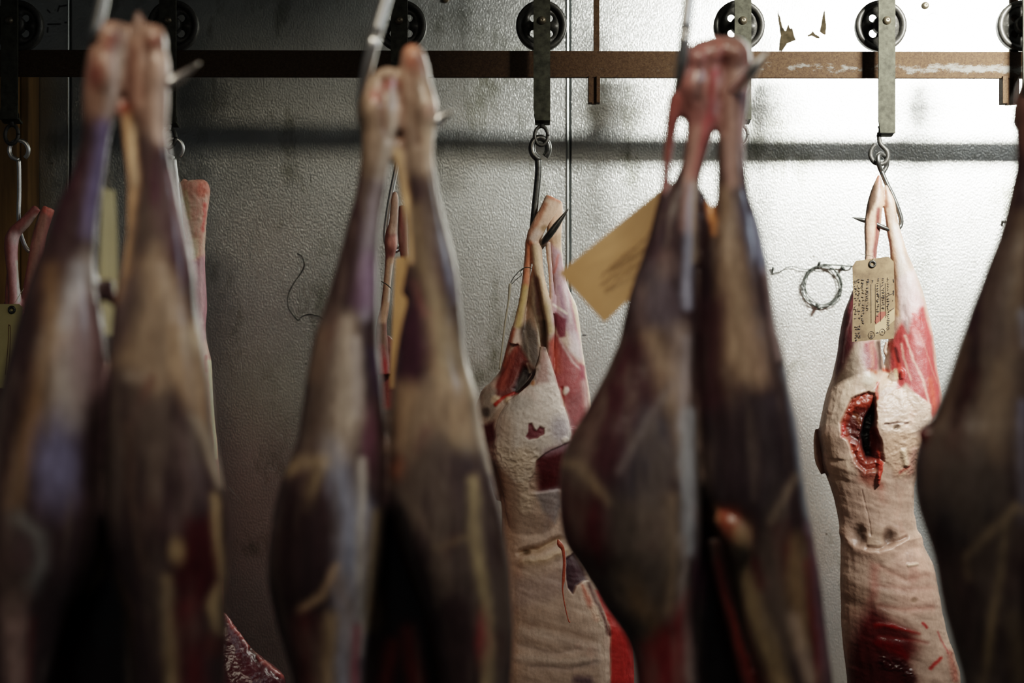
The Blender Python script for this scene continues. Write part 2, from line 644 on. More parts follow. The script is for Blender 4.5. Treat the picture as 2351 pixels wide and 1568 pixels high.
def rchild(name, bm, mat):
    me = bm_mesh(bm)
    o = bpy.data.objects.new(name, me)
    C.objects.link(o)
    me.materials.append(mat)
    o.parent = rail
    o.matrix_parent_inverse = (Matrix.Translation(rail.location) @ Matrix.Rotation(ang, 4, 'Y')).inverted()
    return o


def rail_hanger(px, w, px2, py2, w2):
    bm = bmesh.new()
    a = P(px, 118, RY)
    box(bm, (a.x, RY + 0.012, (a.z + 3.1) / 2 - 0.01), (w, 0.012, 3.1 - a.z + 0.02), 0.001)
    rchild('hanger_bar', bm, M_rail)
    bm = bmesh.new()
    t, b_ = P(px2, 176, RY), P(px2, py2, RY)
    hz = (t.z - b_.z)
    box(bm, (t.x - w2 * 0.34, RY + 0.004, (t.z + b_.z) / 2), (w2 * 0.32, 0.03, hz), 0.001)
    box(bm, (t.x + w2 * 0.34, RY + 0.004, (t.z + b_.z) / 2), (w2 * 0.32, 0.03, hz), 0.001)
    box(bm, (t.x, RY + 0.004, (t.z + b_.z) / 2 - 0.002), (w2 * 0.42, 0.016, hz), 0.001)
    rchild('stub_bracket', bm, M_rail)


rail_hanger(1370, 0.014, 1364, 237, 0.028)
rail_hanger(2331, 0.020, 2318, 239, 0.040)

# ================================================================ trolleys
SY = 3.37      # strap plane


def circ(bm, cx, cz, r, n, y):
    vs = [bm.verts.new((cx + r * math.cos(2 * math.pi * k / n), y, cz + r * math.sin(2 * math.pi * k / n))) for k in range(n)]
    es = [bm.edges.new((vs[k], vs[(k + 1) % n])) for k in range(n)]
    return vs, es


def lathe(bm, prof, seg=40):
    """profile (radius, y) turned about the Y axis"""
    rings = []
    for r, y in prof:
        rings.append([bm.verts.new((r * math.cos(2 * math.pi * k / seg), y, r * math.sin(2 * math.pi * k / seg))) for k in range(seg)])
    for r0, r1 in zip(rings, rings[1:] + rings[:1]):
        for k in range(seg):
            bm.faces.new((r0[k], r0[(k + 1) % seg], r1[(k + 1) % seg], r1[k]))


def make_wheel_meshes():
    R = 0.0615
    bm = bmesh.new()
    lathe(bm, [(R, -0.006), (R * 0.985, -0.012), (R * 0.86, -0.014), (R * 0.78, -0.009), (R * 0.75, -0.002), (R * 0.75, 0.010),
               (R * 0.80, 0.014), (R * 0.985, 0.012)], 56)
    # web with four round holes
    outer, e0 = circ(bm, 0, 0, R * 0.77, 48, -0.003)
    edges = list(e0)
    for a in (45, 135, 225, 315):
        _, e = circ(bm, 0.026 * math.cos(math.radians(a)), 0.026 * math.sin(math.radians(a)), 0.0095, 18, -0.003)
        edges += e
    r = bmesh.ops.triangle_fill(bm, edges=edges, use_beauty=True)
    faces = [g for g in r['geom'] if isinstance(g, bmesh.types.BMFace)]
    ex = bmesh.ops.extrude_face_region(bm, geom=faces)
    for g in ex['geom']:
        if isinstance(g, bmesh.types.BMVert):
            g.co.y += 0.006
    wheel = bm_mesh(bm)
    bm = bmesh.new()
    lathe(bm, [(0.0001, -0.026), (0.018, -0.026), (0.021, -0.022), (0.022, -0.003), (0.0001, -0.003)], 28)
    hub = bm_mesh(bm)
    return wheel, hub


WHEEL, HUB = make_wheel_meshes()
BOLT = None


def dome(bm, c, r, depth):
    prof = [(0.0001, -depth), (r * 0.5, -depth * 0.9), (r * 0.85, -depth * 0.55), (r, 0), (r, 0.004), (0.0001, 0.004)]
    n0 = len(bm.verts)
    lathe(bm, prof, 20)
    bm.verts.ensure_lookup_table()
    for v in bm.verts[n0:]:
        v.co += Vector(c)


def trolley(px, bottom, label, lip=1, linkstyle='ring'):
    a = P(px, 60, SY)
    t = thing('rail_trolley', (a.x, SY, a.z), label, 'trolley', 'wheeled trolleys riding on the rail')
    zb = P(px, bottom, SY).z
    w = 0.0395
    # strap with its bent-back foot
    bm = bmesh.new()
    prof = [(0.0, a.z + 0.19), (0.0, zb + 0.030), (0.001, zb + 0.016), (0.006, zb + 0.008), (0.014, zb + 0.002), (0.030, zb - 0.001)]
    th = 0.006
    rings = []
    pp = catmull([(p[0], p[1]) for p in prof], 4)
    for i, p in enumerate(pp):
        q0, q1 = pp[max(i - 1, 0)], pp[min(i + 1, len(pp) - 1)]
        d = np.array(q1) - np.array(q0)
        d = d / np.linalg.norm(d)
        nx = np.array((-d[1], d[0]))      # outward
        p2 = np.array(p) + nx * -th
        sk = lip * 0.004 * min(1, max(0, (zb + 0.02 - p[1]) / 0.02))
        rings.append([bm.verts.new((a.x + sx * w / 2 + (sk if sx < 0 else 0), SY + q[0], q[1])) for sx, q in ((-1, p), (1, p), (1, p2), (-1, p2))])
    for r0, r1 in zip(rings, rings[1:]):
        for k in range(4):
            bm.faces.new((r0[k], r1[k], r1[(k + 1) % 4], r0[(k + 1) % 4]))
    bm.faces.new(rings[0]); bm.faces.new(rings[-1][::-1])
    link('strap', bm_mesh(bm), M_strap, t, smooth=False)
    # wheel on the rail
    wz = P(px, 60, RY).z
    wh = link('wheel', WHEEL if not WHEEL.materials else WHEEL.copy(), M_wheel if not WHEEL.materials else None, t)
    wh.location = Vector((a.x, RY, wz))
    hb = link('hub', HUB if not HUB.materials else HUB.copy(), M_wheel if not HUB.materials else None, wh, smooth=True)
    hb.matrix_parent_inverse = Matrix.Identity(4)
    bm = bmesh.new()
    dome(bm, (a.x, SY - 0.003, wz), 0.011, 0.011)
    tube(bm, [(a.x, SY, wz), (a.x, RY + 0.016, wz)], 0.007, 14, 2)
    link('axle_bolt', bm_mesh(bm), M_bolt, t)
    # eye hanging under the foot
    bm = bmesh.new()
    yo = SY + 0.014
    r = 0.0045
    pxm = F / SY
    if linkstyle == 'ring':
        zc = zb - 0.034
        tube(bm, [(a.x, yo, zb + 0.004), (a.x, yo, zb - 0.014)], r, 12, 2)
        pts = []
        for k in range(17):
            q = 2 * math.pi * k / 16
            pts.append((a.x - 0.001 + 0.0155 * math.cos(q), yo + 0.003 * math.sin(q), zc + 0.023 * math.sin(q)))
        tube(bm, pts, r, 12, 3)
    else:
        pts = [P(2022, bottom - 2, SY), P(2022, bottom + 12, SY), P(2025, bottom + 25, SY), P(2040, bottom + 42, SY), P(2041, bottom + 58, SY),
               P(2031, bottom + 70, SY), P(2012, bottom + 68, SY), P(2002, bottom + 52, SY), P(2004, bottom + 38, SY), P(2012, bottom + 26, SY)]
        for q in pts:
            q.y = yo
        tube(bm, pts, 0.0055, 12, 5)
    link('swivel_eye', bm_mesh(bm), M_wheel, t)
    return t


trolley(23, 274, 'dark rail trolley in front of the timber post, leftmost in the photo', -1)
trolley(386, 282, 'dark rail trolley behind the hocks of the leftmost blurred foreground carcass')
trolley(917, 290, 'rail trolley half hidden behind the second foreground carcass and its bright hook')
trolley(1244, 277, 'rail trolley with a fully visible spoked wheel, just left of the wall joint')
trolley(1705, 275, 'rail trolley behind the raised hocks of the carcass with the big brown tag')
trolley(2035, 304, 'brightly lit rail trolley above the carcass with the handwritten tag', 1, 'hook')
trolley(2366, 300, 'rail trolley cut off by the right edge of the photo')


# ================================================================ hooks
def hook(label, pts, Y, r_px, mat, eye=None, tip=True, group='steel meat hooks'):
    """round bar hook: (px, py[, yoff]) from top to the point"""
    p0 = P(pts[0][0], pts[0][1], Y)
    t = thing('meat_hook', p0, label, 'hook', group)
    bm = bmesh.new()
    P3 = []
    for p in pts:
        v = P(p[0], p[1], Y)
        v.y = Y + (p[2] if len(p) > 2 else 0)
        P3.append(v)
    r = r_px / F * Y
    R = [r] * len(P3)
    if tip:
        R[-1] = r * 0.08
        R[-2] = r * 0.95
    tube(bm, P3, R, 14, 6)
    link('hook_bar', bm_mesh(bm), mat, t)
    if eye:
        bm = bmesh.new()
        E3 = []
        for p in eye:
            v = P(p[0], p[1], Y)
            v.y = Y + (p[2] if len(p) > 2 else 0)
            E3.append(v)
        tube(bm, E3, r, 14, 6)
        link('hook_eye', bm_mesh(bm), mat, t)
    return t


def eye_pts(cx, cy, rx, ry, bx, by):
    """open loop that ends at the bar start (bx,by)"""
    out = []
    for k in range(13):
        a = math.radians(-52 + k * (285 / 12))
        out.append((cx + rx * math.cos(a), cy - ry * math.sin(a), 0.008 - 0.016 * k / 12 * 0.5))
    out.append((bx, by, 0))
    return out


BY = SY + 0.014
hook('bright hook in front of the timber post, leftmost in the photo', [(43, 368), (44, 400), (44, 450), (43, 500), (45, 540, 0.01), (60, 575, 0.02), (85, 560, 0.02), (98, 530, 0.0)], BY, 5.0, M_steel,
     eye_pts(42, 344, 21, 22, 43, 368))
hook('bright hook holding the pink shank stump behind the leftmost foreground carcass', [(400, 364), (404, 400), (411, 460), (418, 530), (424, 560, 0.02), (438, 575, 0.03), (455, 560, 0.05)], BY, 5.0, M_steel,
     eye_pts(398, 340, 20, 22, 400, 364))
hook('hook seen in the gap between the legs of the second foreground carcass', [(914, 366), (905, 410), (895, 460), (886, 520), (886, 555), (898, 575, 0.01), (915, 570, 0.02), (930, 545, 0.03)], BY, 5.5, M_steel,
     eye_pts(917, 340, 20, 22, 914, 366))
hook('hook piercing the shank left of the wall joint, dark point upward', [(1236, 366), (1236, 400), (1231, 450), (1225, 510), (1223, 555, 0.012), (1234, 572, 0.0), (1252, 552, -0.03), (1275, 522, -0.038), (1306, 480, -0.045)], BY, 8.0, M_dsteel,
     eye_pts(1240, 340, 19, 24, 1236, 366))
hook('slanting steel hook through the shanks above the handwritten tag', [(2023, 392), (2035, 420), (2052, 455), (2068, 500), (2066, 520, 0.0), (2050, 530, -0.01), (2030, 524, -0.005), (2000, 510, 0.0), (1980, 505, 0), (1955, 499, 0.0)], BY, 5.5, M_dsteel,
     [(2030, 395, 0.012), (2039, 378, 0.012), (2036, 362, 0.006), (2024, 354, 0), (2014, 360, -0.008), (2014, 374, -0.01), (2018, 384, -0.005), (2023, 392, 0)])

YA, YB, YC, YD = 1.75, 1.90, 1.95, 1.85


def top_of(px, py, px2, py2, Y):
    """carry a bar on up to the ceiling beyond the frame"""
    a, b_ = P(px, py, Y), P(px2, py2, Y)
    d = a - b_
    s = (3.1 - b_.z) / d.z
    q = b_ + d * s
    return (CX + q.x / Y * F, CY - (q.z - H) / Y * F)


def fg_hook(label, body, Y, r, mat):
    t = top_of(body[0][0], body[0][1], body[1][0], body[1][1], Y)
    tm = ((t[0] + body[0][0]) / 2, (t[1] + body[0][1]) / 2)
    return hook(label, [t, tm] + body, Y, r, mat)


fg_hook('bright bar hook from above through the leftmost foreground carcass', [(249, 0, -0.02), (236, 62, -0.01), (220, 130, 0.03), (215, 190, 0.05), (240, 240, 0.05), (300, 235, 0.02), (370, 200, 0), (410, 180, 0), (463, 148, -0.01)], YA, 13, M_steel)
fg_hook('bright bar hook from above through the second foreground carcass', [(888, 0, -0.01), (861, 100, -0.02), (838, 190, 0.0), (828, 260, 0.03), (850, 310, 0.05), (920, 315, 0.04), (980, 290, 0.0), (1010, 272, 0), (1045, 256, -0.01)], YB, 14, M_steel)
fg_hook('dark bar hook from above through the carcass with the big brown tag', [(1577, 0, -0.03), (1566, 90, -0.035), (1560, 170, -0.02), (1562, 230, 0.02), (1590, 255, 0.04), (1640, 240, 0.03), (1695, 200, -0.03), (1714, 176, -0.055), (1742, 140, -0.065)], YC, 14, M_steel)
fg_hook('dark bar hook at the right edge holding the rightmost foreground carcass', [(2360, 0, -0.03), (2352, 100, -0.035), (2348, 200, -0.02), (2360, 270, 0.04), (2400, 280, 0.04), (2470, 250, 0.0), (2520, 200, -0.01)], YD, 14, M_dsteel)

# ================================================================ foreground carcasses
MUS = (0.044, 0.027, 0.029)
MUS2 = (0.027, 0.015, 0.017)
FAS = (0.34, 0.25, 0.17)
BLU = (0.20, 0.20, 0.26)
PAL = (0.46, 0.40, 0.34)
LIL = (0.24, 0.17, 0.19)
RED = (0.09, 0.012, 0.014)
YEL = (0.40, 0.31, 0.18)
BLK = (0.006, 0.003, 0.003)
FLS = (0.30, 0.19, 0.145)


def carcass(name_label, base_pt, group='deer carcasses'):
    return thing('deer_carcass', base_pt, name_label, 'carcass', group)


# ---- A
cA = carcass('skinned carcass at the far left, most blurred, pale card beside its tendon', P(270, 150, YA))


def fillA(bm):
    loft(bm, [(53, 228, 288), (58, 221, 295), (80, 215, 299), (110, 206, 299), (150, 197, 298), (200, 190, 292), (250, 189, 270), (300, 188, 257), (357, 178, 247), (400, 165, 241),
              (450, 143, 233), (500, 122, 226), (560, 103, 222), (600, 84, 219), (650, 67, 222), (700, 53, 230), (750, 40, 238), (800, 28, 243), (850, 15, 244),
              (900, 3, 244), (1000, -20, 243), (1100, -50, 240), (1200, -72, 235), (1300, -88, 212), (1400, -98, 165), (1500, -104, 130), (1600, -108, 105), (1750, -112, 90), (1900, -100, 80)], YA, 0.85, power=2.0)
    loft(bm, [(57, 312, 368), (63, 303, 376), (85, 297, 381), (110, 292, 382), (150, 290, 386), (200, 291, 389), (250, 293, 388), (300, 308, 386), (357, 323, 392), (400, 322, 402), (450, 318, 412),
              (500, 312, 424), (560, 305, 436), (600, 298, 444), (650, 280, 450), (700, 264, 454), (750, 258, 462), (800, 256, 470), (850, 253, 478), (900, 250, 484),
              (950, 246, 488), (1000, 244, 492), (1050, 244, 500), (1100, 245, 510), (1200, 245, 523), (1300, 262, 522), (1400, 283, 516), (1500, 298, 508), (1600, 306, 505), (1750, 312, 500), (1900, 320, 490)], YA, 0.85, power=2.0)
    ptube(bm, [(286, 240, 15), (296, 320, 17), (304, 400, 16), (304, 480, 13), (298, 560, 12), (288, 630, 14), (276, 700, 20)], YA, 0.0)
    ptube(bm, [(285, 75, 12, 0.01), (296, 130, 18, 0.01), (292, 190, 18, 0.01), (286, 245, 14, 0.01)], YA)
    ptube(bm, [(225, 72, 11, -0.01), (250, 64, 13, -0.012), (280, 68, 11, -0.01)], YA); ptube(bm, [(340, 72, 12, -0.012), (362, 76, 11, -0.01)], YA)
    ptube(bm, [(314, 24, 9), (318, 40, 13), (321, 60, 16), (322, 95, 17)], YA)
    ptube(bm, [(232, 640, 20), (242, 680, 16), (258, 700, 10), (270, 705, 12)], YA, 0.02)
    loft(bm, [(900, 150, 350), (1000, 80, 400), (1200, 0, 460), (1400, -60, 470), (1600, -80, 470), (1900, -60, 440)], YA, 0.5, 0.13)


pA = [
    G([(185, 40), (395, 40), (395, 240), (375, 330), (330, 300), (290, 240), (255, 270), (185, 260)], FLS, 30, 0.9),
    E(255, 85, 24, 22, None, 0.8, 1, h=0.008), E(235, 150, 22, 34, None, 0.8, 1, h=0.007), E(350, 90, 20, 18, None, 0.8, 1, h=0.007), E(362, 160, 20, 34, None, 0.8, 1, h=0.007), S([(270, 80), (262, 150), (278, 220)], 5, (0.14, 0.06, 0.05), 8, 0.7, h=-0.006), S([(330, 90), (338, 150), (325, 230)], 5, (0.16, 0.07, 0.05), 8, 0.6, h=-0.006), E(235, 205, 20, 30, (0.16, 0.10, 0.07), 0.8, 0.7),
    E(262, 108, 16, 12, (0.26, 0.05, 0.04), 0.9, 0.7, warp=2.5), E(350, 100, 12, 10, (0.28, 0.07, 0.05), 0.9, 0.6, warp=2.5), E(220, 168, 14, 26, (0.16, 0.03, 0.03), 0.9, 0.7, warp=2),
    S([(275, 115), (262, 200), (255, 265)], 13, (0.50, 0.45, 0.43), 14, 0.8), S([(366, 140), (371, 230), (363, 320)], 13, (0.58, 0.46, 0.40), 14, 0.85),
    S([(300, 120), (297, 250)], 10, (0.10, 0.04, 0.03), 14, 0.8),
    S([(240, 290), (220, 420), (205, 530)], 15, (0.15, 0.14, 0.27), 18, 0.8),
    S([(180, 370), (130, 520)], 14, (0.045, 0.02, 0.03), 18, 0.8),
    S([(290, 255), (300, 330), (306, 420), (302, 520), (292, 610), (276, 690)], [12, 15, 14, 12, 10, 10], (0.58, 0.38, 0.22), 8, 0.95),
    S([(303, 290), (308, 420)], 6, (0.70, 0.58, 0.42), 8, 0.8),
    E(285, 250, 18, 14, (0.18, 0.02, 0.015), 0.6, 0.8),
    S([(340, 340), (355, 450), (390, 560), (415, 640)], 18, (0.055, 0.022, 0.035), 18, 0.9),
    S([(390, 400), (415, 520), (440, 620)], 8, (0.22, 0.14, 0.15), 12, 0.7),
    S([(205, 600), (165, 700), (140, 790), (150, 880), (160, 960)], [12, 22, 40, 45, 30], (0.33, 0.30, 0.28), 30, 0.9),
    S([(185, 620), (150, 740)], 10, (0.34, 0.36, 0.40), 20, 0.7),
    S([(120, 620), (115, 760), (95, 880), (60, 1010), (30, 1150)], [10, 16, 18, 18, 14], (0.22, 0.145, 0.08), 24, 0.8),
    E(205, 810, 42, 110, LIL, 0.6, 0.7), E(130, 1060, 48, 90, (0.16, 0.165, 0.27), 0.7, 0.85),
    G([(200, 930), (245, 900), (245, 1120), (190, 1120), (180, 1010)], MUS2, 22, 0.9),
    G([(262, 690), (330, 560), (300, 720), (320, 800), (262, 810)], (0.05, 0.022, 0.04), 20, 0.9),
    G([(320, 600), (360, 560), (400, 640), (440, 760), (465, 800), (484, 880), (480, 1000), (440, 960), (400, 890), (360, 925), (340, 900), (305, 850), (258, 835), (290, 780), (330, 700)], FAS, 22, 0.95),
    E(440, 780, 22, 30, (0.58, 0.48, 0.35), 0.7, 0.8), S([(370, 610), (400, 730)], 8, (0.45, 0.38, 0.32), 14, 0.6),  # first patch is a highlight spot painted into the fascia colour
    S([(445, 960), (475, 1020), (505, 1110)], [8, 13, 8], (0.62, 0.54, 0.42), 10, 0.95),
    S([(345, 870), (330, 920), (300, 980)], 8, (0.15, 0.02, 0.02), 12, 0.8),
    E(310, 865, 24, 14, PAL, 0.8, 0.5),
    G([(250, 900), (330, 910), (400, 900), (470, 1000), (500, 1120), (480, 1260), (420, 1300), (300, 1300), (250, 1150)], MUS, 26, 0.9),
    S([(290, 980), (300, 1150), (330, 1300)], 8, (0.12, 0.08, 0.06), 16, 0.6), S([(420, 1000), (440, 1120), (410, 1210)], 22, (0.12, 0.09, 0.085), 22, 0.7),
    S([(355, 1030), (350, 1200)], 8, (0.085, 0.055, 0.05), 14, 0.6),
    G([(430, 1190), (490, 1180), (508, 1280), (490, 1360), (430, 1400), (395, 1330)], (0.05, 0.006, 0.008), 18, 0.95),
    S([(492, 1140), (500, 1230), (508, 1310)], 8, YEL, 10, 0.8), S([(512, 1320), (490, 1390), (500, 1450)], [6, 16, 10], YEL, 10, 0.85),
    E(405, 1265, 16, 26, YEL, 0.7, 0.7),
    S([(380, 1330), (388, 1440), (398, 1600)], [10, 14, 14], (0.30, 0.24, 0.15), 14, 0.85), S([(430, 1400), (450, 1600)], 26, RED, 24, 0.8),
    E(490, 1480, 20, 26, (0.09, 0.007, 0.007), 0.6, 0.9),
    S([(240, 1250), (225, 1320), (195, 1385)], [8, 12, 8], (0.30, 0.20, 0.10), 10, 0.8), S([(250, 1310), (290, 1390), (300, 1600)], 10, (0.16, 0.10, 0.06), 14, 0.7),
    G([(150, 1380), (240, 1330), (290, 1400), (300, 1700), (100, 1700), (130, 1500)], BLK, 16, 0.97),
    S([(40, 1190), (90, 1230), (92, 1300), (70, 1350)], [14, 14, 12, 12], (0.19, 0.20, 0.20), 20, 0.8), E(52, 1272, 24, 42, (0.075, 0.05, 0.055), 0.5, 0.9),
    S([(30, 1390), (35, 1480), (40, 1650)], [28, 26, 24], (0.30, 0.22, 0.20), 20, 0.8), S([(75, 1420), (62, 1600)], 5, RED, 8, 0.7),
]
flesh('carcass_body', fillA, YA, 0.0032, MUS, pA, M_fore, cA, softk=1.35, film=(0.15, 0.125, 0.105), tone=1.25, smooth=10, rough=0.36, fibre=0.3)

# ---- B
cB = carcass('skinned carcass second from left in the foreground, between two bright gaps of wall', P(915, 200, YB))


def fillB(bm):
    loft(bm, [(154, 876, 906), (162, 866, 911), (178, 852, 914), (200, 839, 915), (250, 825, 917), (300, 829, 914), (357, 828, 900), (400, 822, 892), (446, 815, 885), (500, 800, 876),
              (560, 786, 871), (600, 775, 868), (650, 760, 868), (700, 745, 869), (750, 728, 870), (800, 715, 871), (850, 706, 875), (900, 699, 879), (950, 692, 883),
              (1000, 685, 886), (1050, 668, 889), (1100, 647, 890), (1150, 633, 889), (1200, 624, 888), (1250, 617, 884), (1300, 615, 878), (1350, 618, 868), (1400, 628, 858),
              (1450, 640, 850), (1500, 655, 843), (1568, 672, 836), (1750, 690, 826), (1900, 700, 820)], YB, 0.85, power=2.0)
    loft(bm, [(104, 936, 952), (114, 925, 968), (130, 919, 978), (150, 917, 986), (200, 917, 993), (250, 922, 1003), (285, 925, 1003), (320, 926, 998), (357, 932, 996), (400, 938, 1001), (446, 943, 1009),
              (500, 946, 1021), (550, 947, 1034), (600, 946, 1046), (650, 942, 1054), (700, 932, 1058), (750, 920, 1062), (800, 911, 1067), (850, 905, 1078), (900, 900, 1094),
              (950, 897, 1101), (1000, 895, 1110), (1050, 893, 1121), (1100, 893, 1132), (1150, 895, 1143), (1200, 900, 1153), (1250, 910, 1162), (1300, 925, 1170), (1350, 945, 1174),
              (1400, 965, 1177), (1450, 985, 1178), (1500, 998, 1177), (1568, 1012, 1174), (1750, 1030, 1165), (1900, 1040, 1150)], YB, 0.85, power=2.0)
    ptube(bm, [(912, 330, 14), (920, 390, 13), (931, 460, 12), (941, 530, 11), (944, 600, 12), (936, 680, 18)], YB, 0.0)
    ptube(bm, [(905, 250, 22), (925, 300, 22)], YB)
    ptube(bm, [(912, 190, 14, 0.01), (918, 260, 18, 0.01), (916, 330, 14, 0.01)], YB); ptube(bm, [(884, 168, 10, -0.012), (900, 176, 12, -0.012)], YB)
    loft(bm, [(950, 820, 970), (1050, 740, 1060), (1200, 680, 1120), (1400, 670, 1140), (1600, 690, 1140), (1900, 720, 1120)], YB, 0.45, 0.13)


pB = [
    G([(820, 140), (1010, 90), (1010, 300), (990, 400), (930, 380), (880, 400), (820, 330)], (0.40, 0.30, 0.225), 26, 0.9),
    E(855, 250, 22, 30, None, 0.8, 1, h=0.008), E(950, 130, 18, 22, None, 0.8, 1, h=0.006), E(978, 245, 20, 30, None, 0.8, 1, h=0.008), S([(880, 190), (876, 260), (892, 320)], 6, (0.18, 0.08, 0.06), 8, 0.7, h=-0.006), S([(945, 180), (950, 250), (960, 330)], 6, (0.24, 0.13, 0.09), 9, 0.6, h=-0.006),
    E(950, 146, 20, 22, (0.34, 0.10, 0.065), 0.9, 0.8, warp=2), E(945, 118, 14, 14, (0.52, 0.24, 0.15), 0.7, 0.8), E(895, 195, 20, 14, (0.34, 0.06, 0.05), 0.6, 0.8), E(862, 222, 10, 16, (0.30, 0.05, 0.05), 0.6, 0.7),
    S([(905, 210), (908, 280), (890, 340), (872, 410)], [8, 10, 10, 8], (0.62, 0.58, 0.52), 9, 0.85), S([(985, 240), (990, 290), (985, 380)], [10, 10, 6], (0.66, 0.55, 0.42), 10, 0.85),
    S([(835, 230), (832, 320), (845, 400)], 9, (0.16, 0.12, 0.08), 12, 0.7), S([(918, 190), (925, 330)], 10, (0.16, 0.07, 0.05), 12, 0.8),
    E(985, 255, 14, 18, (0.48, 0.26, 0.22), 0.8, 0.6),
    S([(912, 350), (921, 400), (931, 470), (941, 540), (943, 600)], [10, 11, 11, 9, 7], (0.66, 0.48, 0.28), 7, 0.95),
    S([(870, 420), (850, 520), (842, 620), (838, 720)], [8, 12, 12, 12], (0.30, 0.28, 0.34), 14, 0.85), S([(855, 600), (835, 690)], 20, (0.19, 0.12, 0.20), 20, 0.8),  # first stroke paints a cool glint down the leg
    S([(820, 480), (770, 640), (735, 770)], [10, 18, 14], (0.035, 0.018, 0.022), 18, 0.9),
    S([(960, 420), (975, 520), (1000, 600), (1035, 690)], [10, 20, 26, 12], (0.045, 0.025, 0.035), 14, 0.95),
    S([(1015, 540), (1038, 640), (1050, 690)], 6, (0.22, 0.24, 0.32), 10, 0.8), S([(990, 400), (1010, 470), (1042, 580), (1058, 700)], 4, (0.34, 0.30, 0.24), 8, 0.8),
    S([(955, 480), (975, 620), (1005, 740), (1040, 880), (1060, 1000)], [8, 14, 26, 50, 40], (0.31, 0.25, 0.17), 24, 0.95),
    G([(930, 720), (965, 640), (985, 800), (960, 880), (910, 880), (905, 800)], (0.05, 0.02, 0.035), 20, 0.9), S([(950, 650), (975, 720)], 6, (0.24, 0.10, 0.10), 8, 0.5),
    G([(905, 880), (960, 890), (1060, 860), (1095, 930), (1110, 1020), (1000, 990), (950, 1050), (900, 1030)], FAS, 24, 0.8),
    S([(1070, 780), (1085, 880), (1108, 990), (1130, 1080)], 6, (0.55, 0.44, 0.28), 8, 0.85),
    S([(975, 990), (960, 1030)], 10, (0.11, 0.03, 0.04), 14, 0.8), E(915, 1075, 16, 24, (0.32, 0.15, 0.09), 0.8, 0.7),
    G([(970, 1020), (1010, 1000), (1080, 1050), (1110, 1140), (1130, 1260), (1080, 1380), (1020, 1350), (960, 1250), (930, 1150)], (0.06, 0.045, 0.045), 26, 0.9),
    S([(1085, 1100), (1090, 1210), (1105, 1320), (1120, 1420), (1120, 1600)], [8, 11, 12, 12, 12], (0.36, 0.30, 0.17), 12, 0.9), S([(900, 1110), (960, 1180), (1010, 1260), (1030, 1350)], 9, (0.15, 0.12, 0.10), 16, 0.7),
    S([(1000, 1260), (1080, 1230)], 6, (0.20, 0.16, 0.10), 10, 0.6), S([(1155, 1220), (1165, 1350), (1160, 1500)], 12, (0.06, 0.04, 0.035), 14, 0.8), E(1108, 1460, 14, 50, (0.24, 0.03, 0.04), 0.7, 0.8),
    S([(740, 770), (720, 860)], 14, (0.20, 0.12, 0.08), 18, 0.7), S([(800, 740), (790, 850), (795, 960), (770, 1040)], [16, 26, 36, 30], (0.36, 0.31, 0.26), 22, 0.95),
    S([(815, 780), (820, 860), (822, 950)], 8, (0.52, 0.48, 0.46), 12, 0.7), S([(705, 900), (718, 960), (710, 1020)], 9, (0.04, 0.02, 0.02), 14, 0.8),
    G([(845, 800), (876, 800), (880, 920), (862, 900)], (0.045, 0.03, 0.06), 12, 0.9), E(850, 1010, 16, 60, (0.12, 0.05, 0.07), 0.8, 0.8),
    S([(760, 1020), (790, 1120), (815, 1180), (810, 1300), (800, 1420), (790, 1600)], [14, 26, 36, 32, 28, 26], (0.21, 0.23, 0.29), 26, 0.95),
    S([(832, 1060), (828, 1200), (830, 1330), (828, 1500)], 7, (0.48, 0.46, 0.42), 10, 0.85), S([(775, 1330), (800, 1400), (810, 1560)], 16, (0.30, 0.25, 0.22), 18, 0.6),
    S([(660, 1080), (690, 1060), (740, 1060)], 12, (0.28, 0.22, 0.14), 16, 0.8), S([(730, 1090), (700, 1170)], 9, (0.26, 0.21, 0.13), 16, 0.7),
    G([(640, 1130), (700, 1120), (745, 1200), (760, 1320), (720, 1420), (640, 1400), (615, 1280)], MUS2, 26, 0.95), S([(640, 1120), (622, 1240), (620, 1340)], 8, (0.09, 0.065, 0.06), 12, 0.7),
    S([(690, 1400), (740, 1370), (775, 1300)], 6, (0.36, 0.27, 0.18), 10, 0.85), S([(700, 1430), (720, 1600)], 24, (0.10, 0.03, 0.03), 22, 0.8), S([(760, 1420), (750, 1600)], 13, (0.33, 0.25, 0.15), 16, 0.8),
    S([(820, 1440), (812, 1600)], 8, (0.22, 0.04, 0.07), 10, 0.8), S([(862, 1180), (855, 1300), (848, 1440)], 9, (0.28, 0.22, 0.12), 12, 0.7), E(868, 1400, 14, 36, (0.28, 0.15, 0.06), 0.8, 0.7),
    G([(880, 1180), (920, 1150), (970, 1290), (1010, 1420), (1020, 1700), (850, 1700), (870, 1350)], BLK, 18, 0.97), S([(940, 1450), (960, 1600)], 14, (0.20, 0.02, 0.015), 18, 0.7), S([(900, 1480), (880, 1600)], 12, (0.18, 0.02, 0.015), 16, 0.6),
]
flesh('carcass_body', fillB, YB, 0.0032, MUS, pB, M_fore, cB, softk=1.35, film=(0.15, 0.125, 0.105), tone=1.25, smooth=10, rough=0.36, fibre=0.3)

# ---- C
cC = carcass('skinned carcass in the foreground with the big brown tag hanging beside its leg', P(1640, 200, YC))


